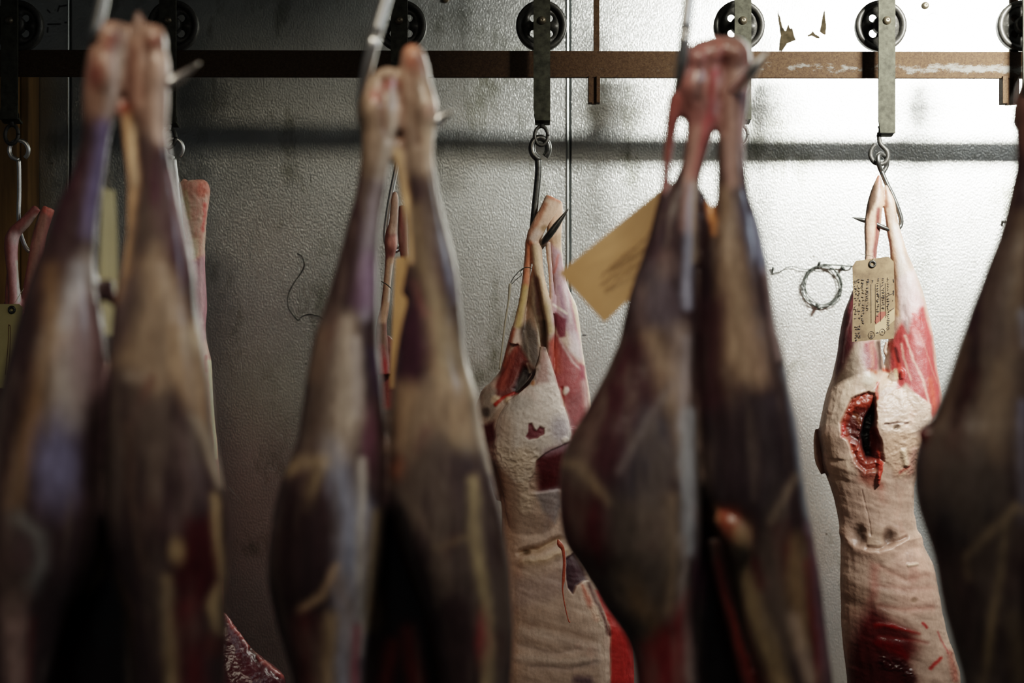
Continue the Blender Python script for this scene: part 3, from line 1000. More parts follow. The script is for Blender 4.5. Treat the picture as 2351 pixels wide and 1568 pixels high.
def fillC(bm):
    loft(bm, [(98, 1598, 1640), (106, 1584, 1652), (122, 1571, 1664), (150, 1562, 1666), (200, 1555, 1662), (235, 1556, 1655), (270, 1570, 1647), (300, 1574, 1641), (357, 1567, 1626), (400, 1553, 1613),
              (446, 1530, 1606), (500, 1505, 1602), (550, 1487, 1600), (600, 1470, 1600), (650, 1452, 1600), (700, 1438, 1600), (750, 1428, 1600), (800, 1414, 1598), (850, 1392, 1598),
              (900, 1366, 1599), (950, 1340, 1600), (1000, 1310, 1602), (1050, 1290, 1606), (1100, 1283, 1608), (1150, 1283, 1610), (1200, 1286, 1611), (1250, 1298, 1610), (1300, 1330, 1606),
              (1350, 1362, 1600), (1400, 1390, 1597), (1450, 1428, 1598), (1500, 1450, 1603), (1568, 1462, 1610), (1750, 1470, 1625), (1900, 1480, 1630)], YC, 0.8, power=2.0)
    loft(bm, [(86, 1650, 1690), (94, 1635, 1706), (108, 1632, 1717), (150, 1645, 1727), (200, 1650, 1724), (250, 1646, 1718), (300, 1648, 1712), (357, 1646, 1711), (400, 1645, 1716), (446, 1644, 1722),
              (500, 1636, 1740), (550, 1622, 1752), (600, 1608, 1762), (650, 1602, 1769), (700, 1600, 1775), (750, 1598, 1784), (800, 1598, 1797), (850, 1598, 1806), (900, 1600, 1815),
              (950, 1600, 1826), (1000, 1602, 1834), (1050, 1605, 1838), (1100, 1610, 1845), (1150, 1622, 1851), (1200, 1650, 1862), (1250, 1672, 1870), (1300, 1688, 1880),
              (1350, 1696, 1886), (1400, 1704, 1891), (1450, 1713, 1897), (1500, 1724, 1903), (1568, 1738, 1912), (1750, 1750, 1918), (1900, 1760, 1910)], YC, 0.8, power=2.0)
    ptube(bm, [(1556, 215, 20), (1546, 260, 18), (1540, 300, 15), (1532, 370, 12), (1525, 430, 10), (1515, 490, 14), (1508, 560, 22)], YC, 0.0)
    ptube(bm, [(1600, 118, 24), (1650, 112, 30), (1690, 120, 24)], YC)
    ptube(bm, [(1640, 1180, 16, -0.02), (1672, 1200, 34, -0.03), (1690, 1235, 32, -0.03), (1690, 1270, 20, -0.02)], YC)
    ptube(bm, [(1640, 1240, 18, 0.02), (1662, 1340, 16, 0.02), (1690, 1450, 16, 0.02), (1730, 1600, 20, 0.02)], YC)
    ptube(bm, [(1606, 430, 10, 0.01), (1622, 500, 22, 0.01), (1620, 600, 26, 0.01), (1610, 700, 28, 0.02)], YC)
    loft(bm, [(950, 1520, 1700), (1050, 1430, 1760), (1200, 1360, 1820), (1400, 1440, 1850), (1600, 1490, 1860), (1900, 1520, 1850)], YC, 0.45, 0.13)


pC = [
    G([(1545, 80), (1740, 80), (1735, 240), (1715, 330), (1640, 300), (1590, 320), (1550, 250)], (0.33, 0.16, 0.145), 22, 0.9, rough=0.24),
    G([(1640, 85), (1715, 90), (1720, 140), (1660, 130), (1610, 125)], (0.36, 0.15, 0.125), 16, 0.8, lump=0.002), E(1600, 130, 20, 18, None, 0.8, 1, h=0.008), E(1645, 120, 18, 16, None, 0.8, 1, h=0.008), E(1690, 125, 20, 20, None, 0.8, 1, h=0.008), E(1590, 200, 20, 26, None, 0.8, 1, h=0.007), S([(1625, 120), (1618, 170), (1600, 230)], 5, (0.16, 0.03, 0.03), 8, 0.7, h=-0.007), S([(1662, 120), (1665, 200), (1662, 300)], 5, (0.14, 0.03, 0.03), 8, 0.7, h=-0.006), E(1610, 175, 20, 36, (0.34, 0.18, 0.17), 0.7, 0.7),
    S([(1640, 170), (1640, 240), (1610, 330), (1590, 400)], [10, 10, 9, 6], (0.38, 0.07, 0.08), 9, 0.85), S([(1648, 180), (1640, 260)], 4, (0.6, 0.5, 0.5), 6, 0.6),
    S([(1680, 170), (1680, 300), (1680, 420)], [16, 18, 14], (0.42, 0.28, 0.24), 14, 0.85), S([(1715, 160), (1705, 280), (1712, 380)], 5, (0.55, 0.42, 0.42), 8, 0.8), E(1705, 175, 12, 28, (0.5, 0.38, 0.36), 0.7, 0.7),  # last two paint pale highlights on the knob
    S([(1552, 230), (1540, 300), (1530, 370), (1522, 430)], 12, (0.26, 0.09, 0.08), 8, 0.9),
    S([(1600, 300), (1585, 420), (1580, 520)], 11, (0.48, 0.30, 0.25), 12, 0.8), S([(1590, 430), (1583, 530), (1580, 620), (1578, 700)], 8, (0.34, 0.36, 0.44), 10, 0.85),  # second stroke is a bluish glint put into the leg colour
    S([(1540, 440), (1510, 560), (1480, 680)], [8, 14, 14], (0.06, 0.04, 0.055), 16, 0.8), S([(1595, 420), (1594, 600)], 4, (0.50, 0.40, 0.28), 6, 0.8),
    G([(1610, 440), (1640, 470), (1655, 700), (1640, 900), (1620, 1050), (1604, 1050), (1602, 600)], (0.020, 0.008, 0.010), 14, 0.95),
    S([(1625, 465), (1637, 505), (1640, 535)], [5, 9, 4], (0.62, 0.26, 0.08), 6, 0.95),
    S([(1690, 440), (1715, 520), (1740, 590)], [10, 18, 12], (0.05, 0.045, 0.07), 12, 0.9), S([(1730, 500), (1748, 570), (1756, 620)], 6, (0.34, 0.38, 0.50), 9, 0.85),  # second stroke paints a cool highlight on the right edge
    S([(1660, 440), (1680, 600), (1690, 720), (1700, 860)], [10, 26, 36, 50], (0.27, 0.20, 0.14), 24, 0.95),
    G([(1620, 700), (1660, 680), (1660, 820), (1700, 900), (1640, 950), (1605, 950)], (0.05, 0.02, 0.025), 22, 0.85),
    S([(1760, 620), (1772, 720), (1790, 820)], 6, (0.45, 0.34, 0.32), 9, 0.8), S([(1805, 850), (1822, 930), (1838, 1040), (1850, 1150), (1862, 1220)], 7, (0.36, 0.40, 0.48), 9, 0.9),  # second stroke paints the blue-white rim light along the right edge
    S([(1730, 760), (1750, 870)], 20, (0.30, 0.21, 0.15), 22, 0.6), S([(1665, 850), (1690, 960), (1680, 1060)], 9, (0.14, 0.11, 0.085), 16, 0.7),
    G([(1700, 880), (1760, 900), (1810, 960), (1830, 1090), (1800, 1200), (1730, 1260), (1650, 1150), (1640, 1000)], (0.038, 0.026, 0.03), 26, 0.95),
    S([(1745, 930), (1770, 1060), (1760, 1160)], 10, (0.07, 0.06, 0.062), 18, 0.6), S([(1830, 1090), (1795, 1150), (1770, 1200)], 6, (0.30, 0.24, 0.18), 10, 0.7),
    G([(1480, 600), (1540, 640), (1560, 740), (1540, 770), (1490, 760), (1450, 700)], (0.10, 0.085, 0.10), 18, 0.8), S([(1470, 660), (1470, 740)], 10, (0.16, 0.12, 0.12), 14, 0.7),
    S([(1530, 620), (1530, 600)], 16, (0.24, 0.18, 0.17), 20, 0.6),
    S([(1500, 780), (1530, 860), (1560, 960), (1570, 1080)], [20, 30, 28, 18], (0.24, 0.18, 0.13), 24, 0.9), S([(1560, 760), (1565, 900)], 18, (0.30, 0.24, 0.20), 20, 0.7),
    S([(1575, 780), (1572, 880), (1565, 980)], 8, (0.36, 0.32, 0.32), 12, 0.8),
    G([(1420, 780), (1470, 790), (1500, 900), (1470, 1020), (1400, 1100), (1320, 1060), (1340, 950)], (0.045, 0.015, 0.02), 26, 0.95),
    S([(1290, 1060), (1330, 1070), (1370, 1120), (1400, 1150)], [8, 10, 8, 6], (0.28, 0.22, 0.15), 12, 0.8), G([(1480, 930), (1530, 960), (1550, 1060), (1500, 1180), (1420, 1150), (1440, 1020)], (0.05, 0.045, 0.055), 26, 0.9),
    S([(1540, 880), (1480, 980), (1420, 1080)], 5, (0.20, 0.18, 0.18), 12, 0.6),
    S([(1580, 950), (1578, 1060), (1582, 1160), (1582, 1260)], [14, 18, 16, 14], (0.38, 0.40, 0.42), 12, 0.9), S([(1565, 1240), (1570, 1400), (1580, 1560)], [10, 12, 12], (0.36, 0.32, 0.30), 12, 0.8),
    G([(1290, 1100), (1380, 1150), (1400, 1300), (1360, 1350), (1300, 1260)], (0.07, 0.012, 0.016), 26, 0.9), G([(1400, 1140), (1520, 1160), (1550, 1300), (1500, 1430), (1420, 1400), (1400, 1270)], (0.085, 0.07, 0.06), 28, 0.9),
    S([(1540, 1150), (1545, 1260), (1535, 1400)], 14, (0.26, 0.20, 0.14), 18, 0.8), S([(1430, 1330), (1490, 1430), (1500, 1460)], 26, (0.17, 0.12, 0.07), 24, 0.8),
    G([(1470, 1480), (1540, 1420), (1580, 1360), (1570, 1700), (1460, 1700)], (0.15, 0.02, 0.022), 18, 0.9),
    E(1655, 1190, 36, 26, (0.26, 0.06, 0.025), 0.6, 0.95, warp=1.5), E(1675, 1230, 44, 46, (0.20, 0.07, 0.04), 0.7, 0.8), E(1705, 1240, 20, 36, (0.34, 0.26, 0.16), 0.7, 0.8), E(1640, 1185, 10, 22, (0.34, 0.22, 0.13), 0.7, 0.7),
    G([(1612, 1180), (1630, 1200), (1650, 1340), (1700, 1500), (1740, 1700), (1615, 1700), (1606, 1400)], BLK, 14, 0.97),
    S([(1655, 1290), (1672, 1370), (1700, 1460), (1740, 1600)], [10, 15, 15, 16], (0.14, 0.02, 0.012), 20, 0.95), S([(1690, 1270), (1720, 1370), (1760, 1480), (1800, 1600)], [14, 24, 24, 20], (0.30, 0.24, 0.15), 16, 0.9),
    S([(1735, 1290), (1750, 1340)], 10, (0.10, 0.02, 0.02), 14, 0.7), S([(1820, 1250), (1830, 1350), (1840, 1470)], [24, 26, 18], (0.24, 0.17, 0.10), 22, 0.85), G([(1770, 1210), (1805, 1190), (1815, 1260), (1790, 1330)], (0.07, 0.01, 0.015), 14, 0.8),
    S([(1855, 1200), (1870, 1300), (1882, 1420), (1895, 1560)], [6, 9, 10, 12], (0.24, 0.13, 0.18), 10, 0.9), S([(1850, 1290), (1870, 1450), (1880, 1600)], 6, (0.20, 0.03, 0.03), 8, 0.7),
    S([(1820, 1420), (1860, 1560)], 14, (0.44, 0.36, 0.30), 14, 0.7), E(1610, 1320, 12, 60, (0.16, 0.04, 0.09), 0.8, 0.7),
]
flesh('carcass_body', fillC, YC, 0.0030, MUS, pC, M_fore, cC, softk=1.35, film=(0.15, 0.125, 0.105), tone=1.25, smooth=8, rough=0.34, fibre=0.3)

# ---- D
cD = carcass('rightmost foreground carcass, cut off by the right edge of the photo', P(2420, 200, YD))


def fillD(bm):
    loft(bm, [(165, 2358, 2400), (190, 2340, 2418), (230, 2326, 2428), (260, 2321, 2430), (300, 2328, 2426), (350, 2331, 2425), (400, 2326, 2430), (450, 2315, 2440), (500, 2304, 2450), (550, 2290, 2458),
              (600, 2270, 2465), (650, 2252, 2470), (700, 2234, 2475), (750, 2217, 2480), (800, 2200, 2482), (850, 2184, 2484), (900, 2166, 2486), (950, 2145, 2488), (1000, 2117, 2490), (1050, 2102, 2492),
              (1100, 2100, 2492), (1150, 2105, 2492), (1200, 2119, 2490), (1250, 2136, 2488), (1300, 2150, 2480), (1400, 2168, 2470), (1500, 2195, 2460), (1568, 2213, 2450), (1750, 2240, 2440), (1900, 2260, 2430)], YD, 0.7, power=2.0)
    off = 150
    loft(bm, [(165, 2442, 2480), (200, 2430, 2520), (260, 2425, 2530), (350, 2440, 2520), (450, 2440, 2540), (600, 2440, 2590), (800, 2450, 2650), (1000, 2460, 2720), (1150, 2470, 2740), (1300, 2480, 2700), (1500, 2500, 2660), (1900, 2520, 2620)], YD, 0.7, power=2.0)
    ptube(bm, [(2140, 985, 24, 0.0), (2118, 996, 20, -0.01), (2104, 1004, 11, -0.015)], YD)
    loft(bm, [(950, 2360, 2580), (1050, 2280, 2620), (1200, 2230, 2650), (1500, 2280, 2620), (1900, 2320, 2560)], YD, 0.45, 0.13)


pD = [
    G([(2310, 150), (2540, 150), (2540, 330), (2400, 380), (2325, 330)], (0.20, 0.11, 0.09), 26, 0.9),
    S([(2330, 340), (2320, 470), (2290, 600), (2250, 740)], [14, 26, 34, 40], (0.045, 0.020, 0.026), 24, 0.9),
    S([(2348, 500), (2335, 640), (2310, 780), (2290, 900), (2270, 1050)], [8, 14, 24, 34, 30], (0.24, 0.18, 0.12), 26, 0.8), S([(2346, 720), (2349, 790)], 6, (0.30, 0.34, 0.42), 9, 0.8), S([(2346, 930), (2350, 1200)], 9, (0.20, 0.22, 0.34), 12, 0.8),
    G([(2250, 700), (2300, 690), (2320, 780), (2290, 820), (2240, 800)], (0.05, 0.028, 0.036), 20, 0.85), S([(2212, 780), (2190, 880), (2160, 980)], 9, (0.17, 0.12, 0.085), 18, 0.7),
    S([(2230, 860), (2200, 980), (2150, 1100)], 12, (0.045, 0.012, 0.014), 16, 0.8), E(2110, 1000, 26, 26, (0.11, 0.012, 0.012), 0.5, 0.95),
    G([(2160, 1040), (2260, 1010), (2310, 1100), (2290, 1200), (2200, 1260), (2130, 1180)], (0.05, 0.042, 0.045), 26, 0.9), S([(2130, 1020), (2125, 1130)], 10, (0.12, 0.085, 0.075), 16, 0.7),
    S([(2220, 1280), (2290, 1210), (2330, 1165), (2352, 1175)], [5, 8, 9, 8], (0.36, 0.29, 0.19), 10, 0.85), S([(2310, 1200), (2290, 1350), (2270, 1480), (2250, 1600)], [5, 8, 10, 10], (0.32, 0.26, 0.16), 10, 0.8),
    S([(2345, 1200), (2320, 1350)], 12, (0.045, 0.016, 0.02), 16, 0.8), S([(2215, 1290), (2225, 1330)], 6, (0.22, 0.17, 0.11), 10, 0.7), S([(2180, 1280), (2210, 1420), (2240, 1550)], 20, (0.075, 0.05, 0.045), 22, 0.8), S([(2330, 1420), (2340, 1560)], 16, (0.20, 0.16, 0.10), 18, 0.6),
]
flesh('carcass_body', fillD, YD, 0.0032, MUS, pD, M_fore, cD, softk=1.35, film=(0.15, 0.125, 0.105), tone=1.25, smooth=10, rough=0.36, fibre=0.3)

# ================================================================ back row
FAT = (0.66, 0.53, 0.45)
FATW = (0.80, 0.73, 0.67)
CRM = (0.70, 0.56, 0.42)
PUR = (0.25, 0.075, 0.095)
REDB = (0.44, 0.06, 0.06)
DRK = (0.13, 0.02, 0.02)

# ---- E
cE = carcass('sharp pale carcass left of the wall joint, white fat lobe with small dark patch', P(1250, 500, YR), 'deer carcasses')


def fillE(bm):
    ptube(bm, [(1271, 456, 20, -0.01), (1258, 484, 19, -0.012), (1240, 515, 18, -0.014), (1227, 545, 18, -0.012), (1226, 575, 15, -0.008)], YR, flat=0.7)
    loft(bm, [(462, 1256, 1292), (480, 1254, 1293), (520, 1256, 1291), (560, 1257, 1290), (600, 1264, 1294), (650, 1269, 1303), (680, 1268, 1315), (705, 1266, 1326), (750, 1264, 1333), (800, 1259, 1338), (850, 1252, 1346),
              (900, 1246, 1354), (950, 1236, 1359), (1000, 1226, 1360), (1050, 1210, 1356), (1100, 1195, 1345), (1150, 1180, 1325)], YR, 0.8, 0.015)
    ptube(bm, [(1257, 555, 7, -0.01), (1262, 610, 5.5, -0.008), (1267, 670, 6, -0.004), (1268, 720, 9, 0)], YR)
    ptube(bm, [(1217, 552, 11), (1211, 610, 9), (1206, 655, 9), (1199, 700, 10), (1190, 745, 12), (1180, 790, 13)], YR, -0.006)
    ptube(bm, [(1230, 560, 14, -0.012), (1234, 605, 12, -0.014), (1243, 655, 11, -0.016), (1254, 700, 12, -0.018), (1262, 745, 11, -0.02), (1263, 800, 9, -0.02), (1262, 850, 8, -0.02)], YR)
    loft(bm, [(590, 1226, 1238), (640, 1216, 1246), (700, 1206, 1256), (750, 1192, 1262), (800, 1176, 1266), (860, 1160, 1270)], YR, 0.6, 0.012)
    loft(bm, [(680, 1199, 1212), (705, 1192, 1224), (730, 1183, 1234), (760, 1172, 1245), (800, 1162, 1252), (850, 1147, 1256), (875, 1128, 1258), (900, 1104, 1258), (950, 1088, 1254), (1000, 1092, 1240), (1050, 1108, 1230), (1100, 1122, 1220), (1150, 1140, 1210)], YR, 0.62, 0.015)
    loft(bm, [(795, 1238, 1252), (830, 1231, 1263), (865, 1215, 1275), (900, 1186, 1284), (940, 1152, 1296), (980, 1138, 1308), (1020, 1135, 1310), (1060, 1138, 1304, -0.052), (1100, 1148, 1296, -0.045), (1150, 1158, 1290, -0.034), (1200, 1165, 1285, -0.02), (1250, 1170, 1280, 0.0), (1300, 1180, 1270, 0.03)], YR, 0.55, -0.055)
    loft(bm, [(980, 1120, 1345), (1050, 1125, 1348), (1100, 1138, 1340), (1150, 1150, 1322), (1200, 1152, 1312), (1240, 1150, 1314), (1270, 1149, 1325), (1300, 1149, 1343), (1350, 1147, 1368), (1400, 1145, 1388), (1450, 1141, 1398),
              (1500, 1138, 1403), (1568, 1135, 1400), (1750, 1130, 1400), (1900, 1130, 1390)], YR, 0.55, 0.0)
    loft(bm, [(1340, 1345, 1366), (1380, 1345, 1400), (1420, 1350, 1432), (1470, 1356, 1455), (1568, 1360, 1461), (1750, 1360, 1456), (1900, 1360, 1440)], YR, 0.9, 0.055)


pE = [
    G([(1200, 440), (1300, 440), (1300, 600), (1265, 690), (1200, 620)], (0.74, 0.56, 0.44), 12, 0.9), S([(1262, 452), (1292, 462)], 5, (0.66, 0.30, 0.20), 4, 0.9),
    S([(1252, 470), (1232, 512), (1213, 545), (1210, 600)], 5, (0.50, 0.24, 0.15), 6, 0.8), S([(1232, 535), (1222, 550)], 8, (0.80, 0.68, 0.60), 8, 0.8), E(1250, 525, 9, 8, (0.36, 0.25, 0.14), 0.6, 0.8), S([(1268, 560), (1285, 545)], 10, (0.48, 0.33, 0.2), 12, 0.6),
    S([(1216, 560), (1211, 610), (1206, 655)], 7, (0.62, 0.27, 0.15), 5, 0.9), S([(1205, 660), (1198, 705), (1190, 745)], 8, (0.60, 0.46, 0.22), 6, 0.9),
    S([(1228, 570), (1234, 610), (1243, 660), (1254, 705)], 9, (0.82, 0.66, 0.48), 5, 0.9), S([(1254, 705), (1262, 760)], 8, (0.66, 0.54, 0.34), 6, 0.8),
    G([(1224, 620), (1240, 640), (1252, 720), (1262, 800), (1240, 800), (1200, 760), (1210, 700)], (0.30, 0.20, 0.13), 7, 0.9), S([(1222, 640), (1226, 700), (1236, 760), (1240, 800)], 3, (0.62, 0.52, 0.40), 4, 0.7), S([(1232, 640), (1236, 720)], 5, (0.24, 0.10, 0.09), 5, 0.7),
    G([(1192, 750), (1215, 735), (1235, 770), (1240, 830), (1225, 850), (1196, 800)], (0.11, 0.085, 0.065), 8, 0.9), S([(1248, 740), (1250, 800)], 5, (0.10, 0.06, 0.04), 5, 0.8), S([(1236, 745), (1240, 790)], 2, (0.68, 0.62, 0.52), 3, 0.8),
    G([(1262, 560), (1294, 580), (1306, 650), (1328, 705), (1338, 800), (1300, 760), (1268, 740)], (0.58, 0.43, 0.46), 7, 0.95), S([(1282, 585), (1272, 625)], 3, (0.60, 0.24, 0.2), 4, 0.8), S([(1285, 660), (1300, 740)], 4, (0.40, 0.26, 0.32), 4, 0.8), S([(1298, 650), (1312, 740)], 3, (0.72, 0.62, 0.62), 4, 0.8), S([(1312, 690), (1330, 780), (1340, 850)], 3, (0.55, 0.26, 0.3), 4, 0.8), S([(1292, 570), (1318, 690), (1336, 780), (1344, 850), (1352, 930)], 5, (0.82, 0.72, 0.56), 4, 0.9),
    G([(1274, 715), (1300, 735), (1300, 775), (1285, 778), (1272, 745)], (0.26, 0.07, 0.10), 4, 0.95), S([(1270, 700), (1292, 712), (1302, 720)], 2.5, (0.86, 0.80, 0.72), 3, 0.9),
    G([(1262, 790), (1275, 765), (1290, 785), (1335, 840), (1345, 870), (1354, 945), (1340, 1010), (1312, 1010), (1295, 945), (1262, 890), (1256, 850)], (0.40, 0.13, 0.135), 6, 0.97), S([(1272, 790), (1280, 850)], 9, (0.56, 0.19, 0.13), 10, 0.7),
    S([(1318, 770), (1322, 800), (1332, 820)], [8, 14, 6], (0.78, 0.70, 0.72), 9, 0.8), S([(1285, 780), (1315, 830), (1335, 850)], 2.5, (0.72, 0.58, 0.56), 4, 0.8), G([(1330, 835), (1344, 840), (1350, 930), (1338, 900)], (0.36, 0.09, 0.13), 5, 0.9),  # first stroke is a white sheen painted on the thigh
    S([(1290, 890), (1292, 930)], 3, (0.40, 0.03, 0.03), 3, 0.95, h=-0.004), E(1298, 897, 7, 9, FATW, 0.5, 0.9, h=0.003), G([(1300, 920), (1335, 900), (1350, 960), (1325, 1010), (1305, 980)], (0.38, 0.16, 0.165), 10, 0.8), S([(1340, 880), (1350, 950)], 6, (0.62, 0.48, 0.45), 8, 0.7),
    G([(1188, 790), (1196, 800), (1225, 850), (1228, 872), (1190, 905), (1150, 918), (1132, 905), (1146, 860), (1165, 815)], (0.22, 0.04, 0.03), 6, 0.95, h=-0.003), S([(1182, 800), (1160, 860), (1150, 890)], 6, (0.42, 0.15, 0.11), 7, 0.8), G([(1200, 840), (1230, 850), (1215, 880), (1185, 905), (1178, 890)], (0.035, 0.012, 0.01), 7, 0.95, h=-0.005),
    S([(1180, 755), (1165, 800), (1155, 840)], 4, (0.50, 0.16, 0.09), 5, 0.8), S([(1205, 760), (1220, 850)], 2, (0.5, 0.45, 0.38), 4, 0.5), S([(1210, 835), (1216, 853)], 2, (0.6, 0.55, 0.45), 3, 0.7),
    G([(1125, 880), (1138, 895), (1142, 930), (1130, 960), (1100, 960), (1095, 910)], (0.42, 0.36, 0.31), 8, 0.9), E(1138, 918, 10, 10, CRM, 0.5, 0.9), S([(1138, 928), (1155, 912), (1182, 902)], [4, 3, 4], (0.50, 0.06, 0.03), 3, 0.95, h=0.002), E(1116, 945, 9, 11, (0.12, 0.09, 0.08), 0.6, 0.8),
    G([(1108, 975), (1135, 965), (1145, 1050), (1150, 1120), (1130, 1120), (1115, 1040)], (0.17, 0.03, 0.04), 8, 0.95), G([(1125, 1060), (1150, 1060), (1160, 1140), (1140, 1150)], (0.06, 0.02, 0.015), 8, 0.9),
    G([(1236, 840), (1262, 820), (1275, 870), (1290, 910), (1305, 960), (1312, 1000), (1300, 1018), (1262, 1030), (1230, 1060), (1215, 1100), (1185, 1110), (1150, 1075), (1136, 1020), (1140, 970), (1160, 925), (1205, 890)], FATW, 5, 0.97, lump=0.001), G([(1245, 795), (1262, 830), (1260, 880), (1225, 885), (1238, 840)], (0.50, 0.33, 0.30), 8, 0.85), E(1195, 925, 26, 16, (0.45, 0.42, 0.39), 0.8, 0.5), E(1286, 985, 22, 30, (0.52, 0.48, 0.52), 0.7, 0.8),
    S([(1150, 1040), (1180, 1060), (1210, 1050)], 26, (0.82, 0.70, 0.58), 20, 0.7, lump=0.004), E(1160, 985, 18, 40, (0.70, 0.56, 0.46), 0.8, 0.6), E(1165, 918, 7, 8, CRM, 0.6, 0.9, h=0.004), E(1222, 878, 5, 7, (0.62, 0.3, 0.12), 0.7, 0.8),
    G([(1214, 973), (1222, 972), (1227, 985), (1232, 989), (1240, 979), (1250, 983), (1250, 996), (1238, 1002), (1234, 1006), (1214, 1009), (1206, 1003), (1213, 992)], (0.26, 0.07, 0.095), 2.2, 0.97, h=-0.005, warp=0.45),
    G([(1252, 1042), (1300, 1018), (1345, 1005), (1345, 1110), (1290, 1124), (1240, 1130), (1216, 1132), (1213, 1108), (1228, 1085), (1232, 1058)], (0.17, 0.03, 0.04), 3, 0.97, h=-0.005, warp=0.7), S([(1255, 1040), (1285, 1030), (1320, 1020)], 9, (0.46, 0.34, 0.38), 12, 0.75), G([(1225, 1085), (1300, 1080), (1300, 1120), (1220, 1128)], (0.15, 0.018, 0.02), 12, 0.8),
    E(1296, 1010, 7, 7, FATW, 0.5, 0.9, h=0.003),
    S([(1200, 1060), (1215, 1130), (1205, 1165)], [30, 20, 14], (0.84, 0.72, 0.60), 14, 0.7, lump=0.0026), G([(1228, 1130), (1285, 1120), (1290, 1160), (1275, 1200), (1245, 1170)], (0.40, 0.37, 0.38), 8, 0.8), S([(1262, 1150), (1255, 1220)], 8, (0.45, 0.38, 0.36), 14, 0.5),
    S([(1150, 1100), (1160, 1250), (1165, 1400), (1160, 1560)], 26, (0.52, 0.34, 0.24), 26, 0.6), S([(1195, 1268), (1235, 1262), (1285, 1238)], [6, 8, 6], (0.50, 0.37, 0.25), 8, 0.8, h=-0.012), S([(1200, 1290), (1250, 1285), (1300, 1262)], 8, (0.66, 0.52, 0.38), 10, 0.8, h=0.006), E(1208, 1270, 9, 5, (0.16, 0.11, 0.06), 0.7, 0.8, h=-0.006),
    G([(1180, 1330), (1280, 1310), (1300, 1350), (1260, 1380), (1180, 1400)], (0.50, 0.40, 0.37), 18, 0.7),
    G([(1300, 1280), (1320, 1268), (1345, 1310), (1350, 1330), (1338, 1335), (1325, 1345), (1316, 1363), (1305, 1350), (1300, 1310)], (0.085, 0.025, 0.045), 3, 0.97, h=-0.006, warp=0.8), S([(1295, 1270), (1294, 1345)], 3, (0.55, 0.55, 0.58), 4, 0.8),
    S([(1338, 1345), (1355, 1385), (1372, 1420)], [4, 7, 6], (0.52, 0.20, 0.14), 6, 0.8), S([(1365, 1400), (1395, 1440)], 12, (0.70, 0.6, 0.50), 10, 0.7, lump=0.002),
    S([(1200, 1430), (1300, 1450), (1360, 1470)], 6, (0.56, 0.42, 0.34), 10, 0.5, h=-0.003), S([(1190, 1480), (1270, 1500), (1330, 1490)], 5, (0.56, 0.46, 0.42), 8, 0.5, h=-0.004), S([(1220, 1530), (1300, 1535), (1370, 1520)], 5, (0.52, 0.42, 0.4), 8, 0.5, h=-0.004), S([(1200, 1455), (1290, 1470), (1370, 1490)], 10, (0.74, 0.62, 0.55), 12, 0.5, h=0.004), S([(1190, 1510), (1280, 1520), (1370, 1515)], 8, (0.72, 0.63, 0.57), 10, 0.5, h=0.004),
    S([(1325, 1560), (1350, 1562)], 10, (0.18, 0.12, 0.16), 10, 0.8),
    G([(1366, 1355), (1385, 1400), (1400, 1440), (1404, 1500), (1402, 1900), (1500, 1900), (1500, 1400), (1400, 1350)], (0.56, 0.075, 0.065), 4, 0.97), S([(1352, 1340), (1378, 1400), (1398, 1455)], 5, (0.10, 0.012, 0.012), 5, 0.8),
    S([(1435, 1430), (1455, 1568)], 8, (0.40, 0.03, 0.03), 10, 0.6),
]
flesh('carcass_body', fillE, YR, 0.0019, FAT, pE, M_back, cE, tone=1.12, gam=1.35, wrinkle=0.004, smooth=4, warp_px=3.2, rough=0.5, grain=0.0014, fibre=0.07, mottle=0.10)
# stringy bits that hang off it
bm = bmesh.new()
ptube(bm, [(1147, 848, 2.2), (1153, 800, 2.0), (1160, 740, 2.2), (1168, 690, 2.4), (1171, 656, 3.5), (1171, 652, 1.0)], YR, -0.03, 8)
link('loose_tendon', bm_mesh(bm), M_thread, cE)
bm = bmesh.new()
ptube(bm, [(1171, 655, 0.9), (1178, 640, 0.9), (1190, 626, 0.9), (1200, 618, 0.9), (1210, 615, 0.9), (1221, 618, 0.9)], YR, -0.03, 6)
ptube(bm, [(1173, 655, 0.8), (1186, 642, 0.8), (1197, 633, 0.8), (1195, 625, 0.8), (1203, 617, 0.8)], YR, -0.03, 6)
link('dark_thread', bm_mesh(bm), M_wire, cE)
M_vein = simple('red_sinew', (0.42, 0.07, 0.035), 0.4, 0, (0.55, 0.16, 0.09), 200)
bm = bmesh.new()
ptube(bm, [(1278, 1226, 2, -0.095), (1282, 1236, 6, -0.097), (1289, 1248, 4, -0.097), (1292, 1275, 3.2, -0.1), (1290, 1312, 3.5, -0.104), (1288, 1335, 1.6, -0.108), (1292, 1365, 1.4, -0.112), (1300, 1400, 1.2, -0.118), (1304, 1406, 2.2, -0.118)], YR, 0, 8)
link('hanging_sinew', bm_mesh(bm), M_vein, cE)

# ---- F
cF = carcass('sharp carcass at right wearing the handwritten tag, dark bloody opening between its thighs', P(2030, 500, YR), 'deer carcasses')


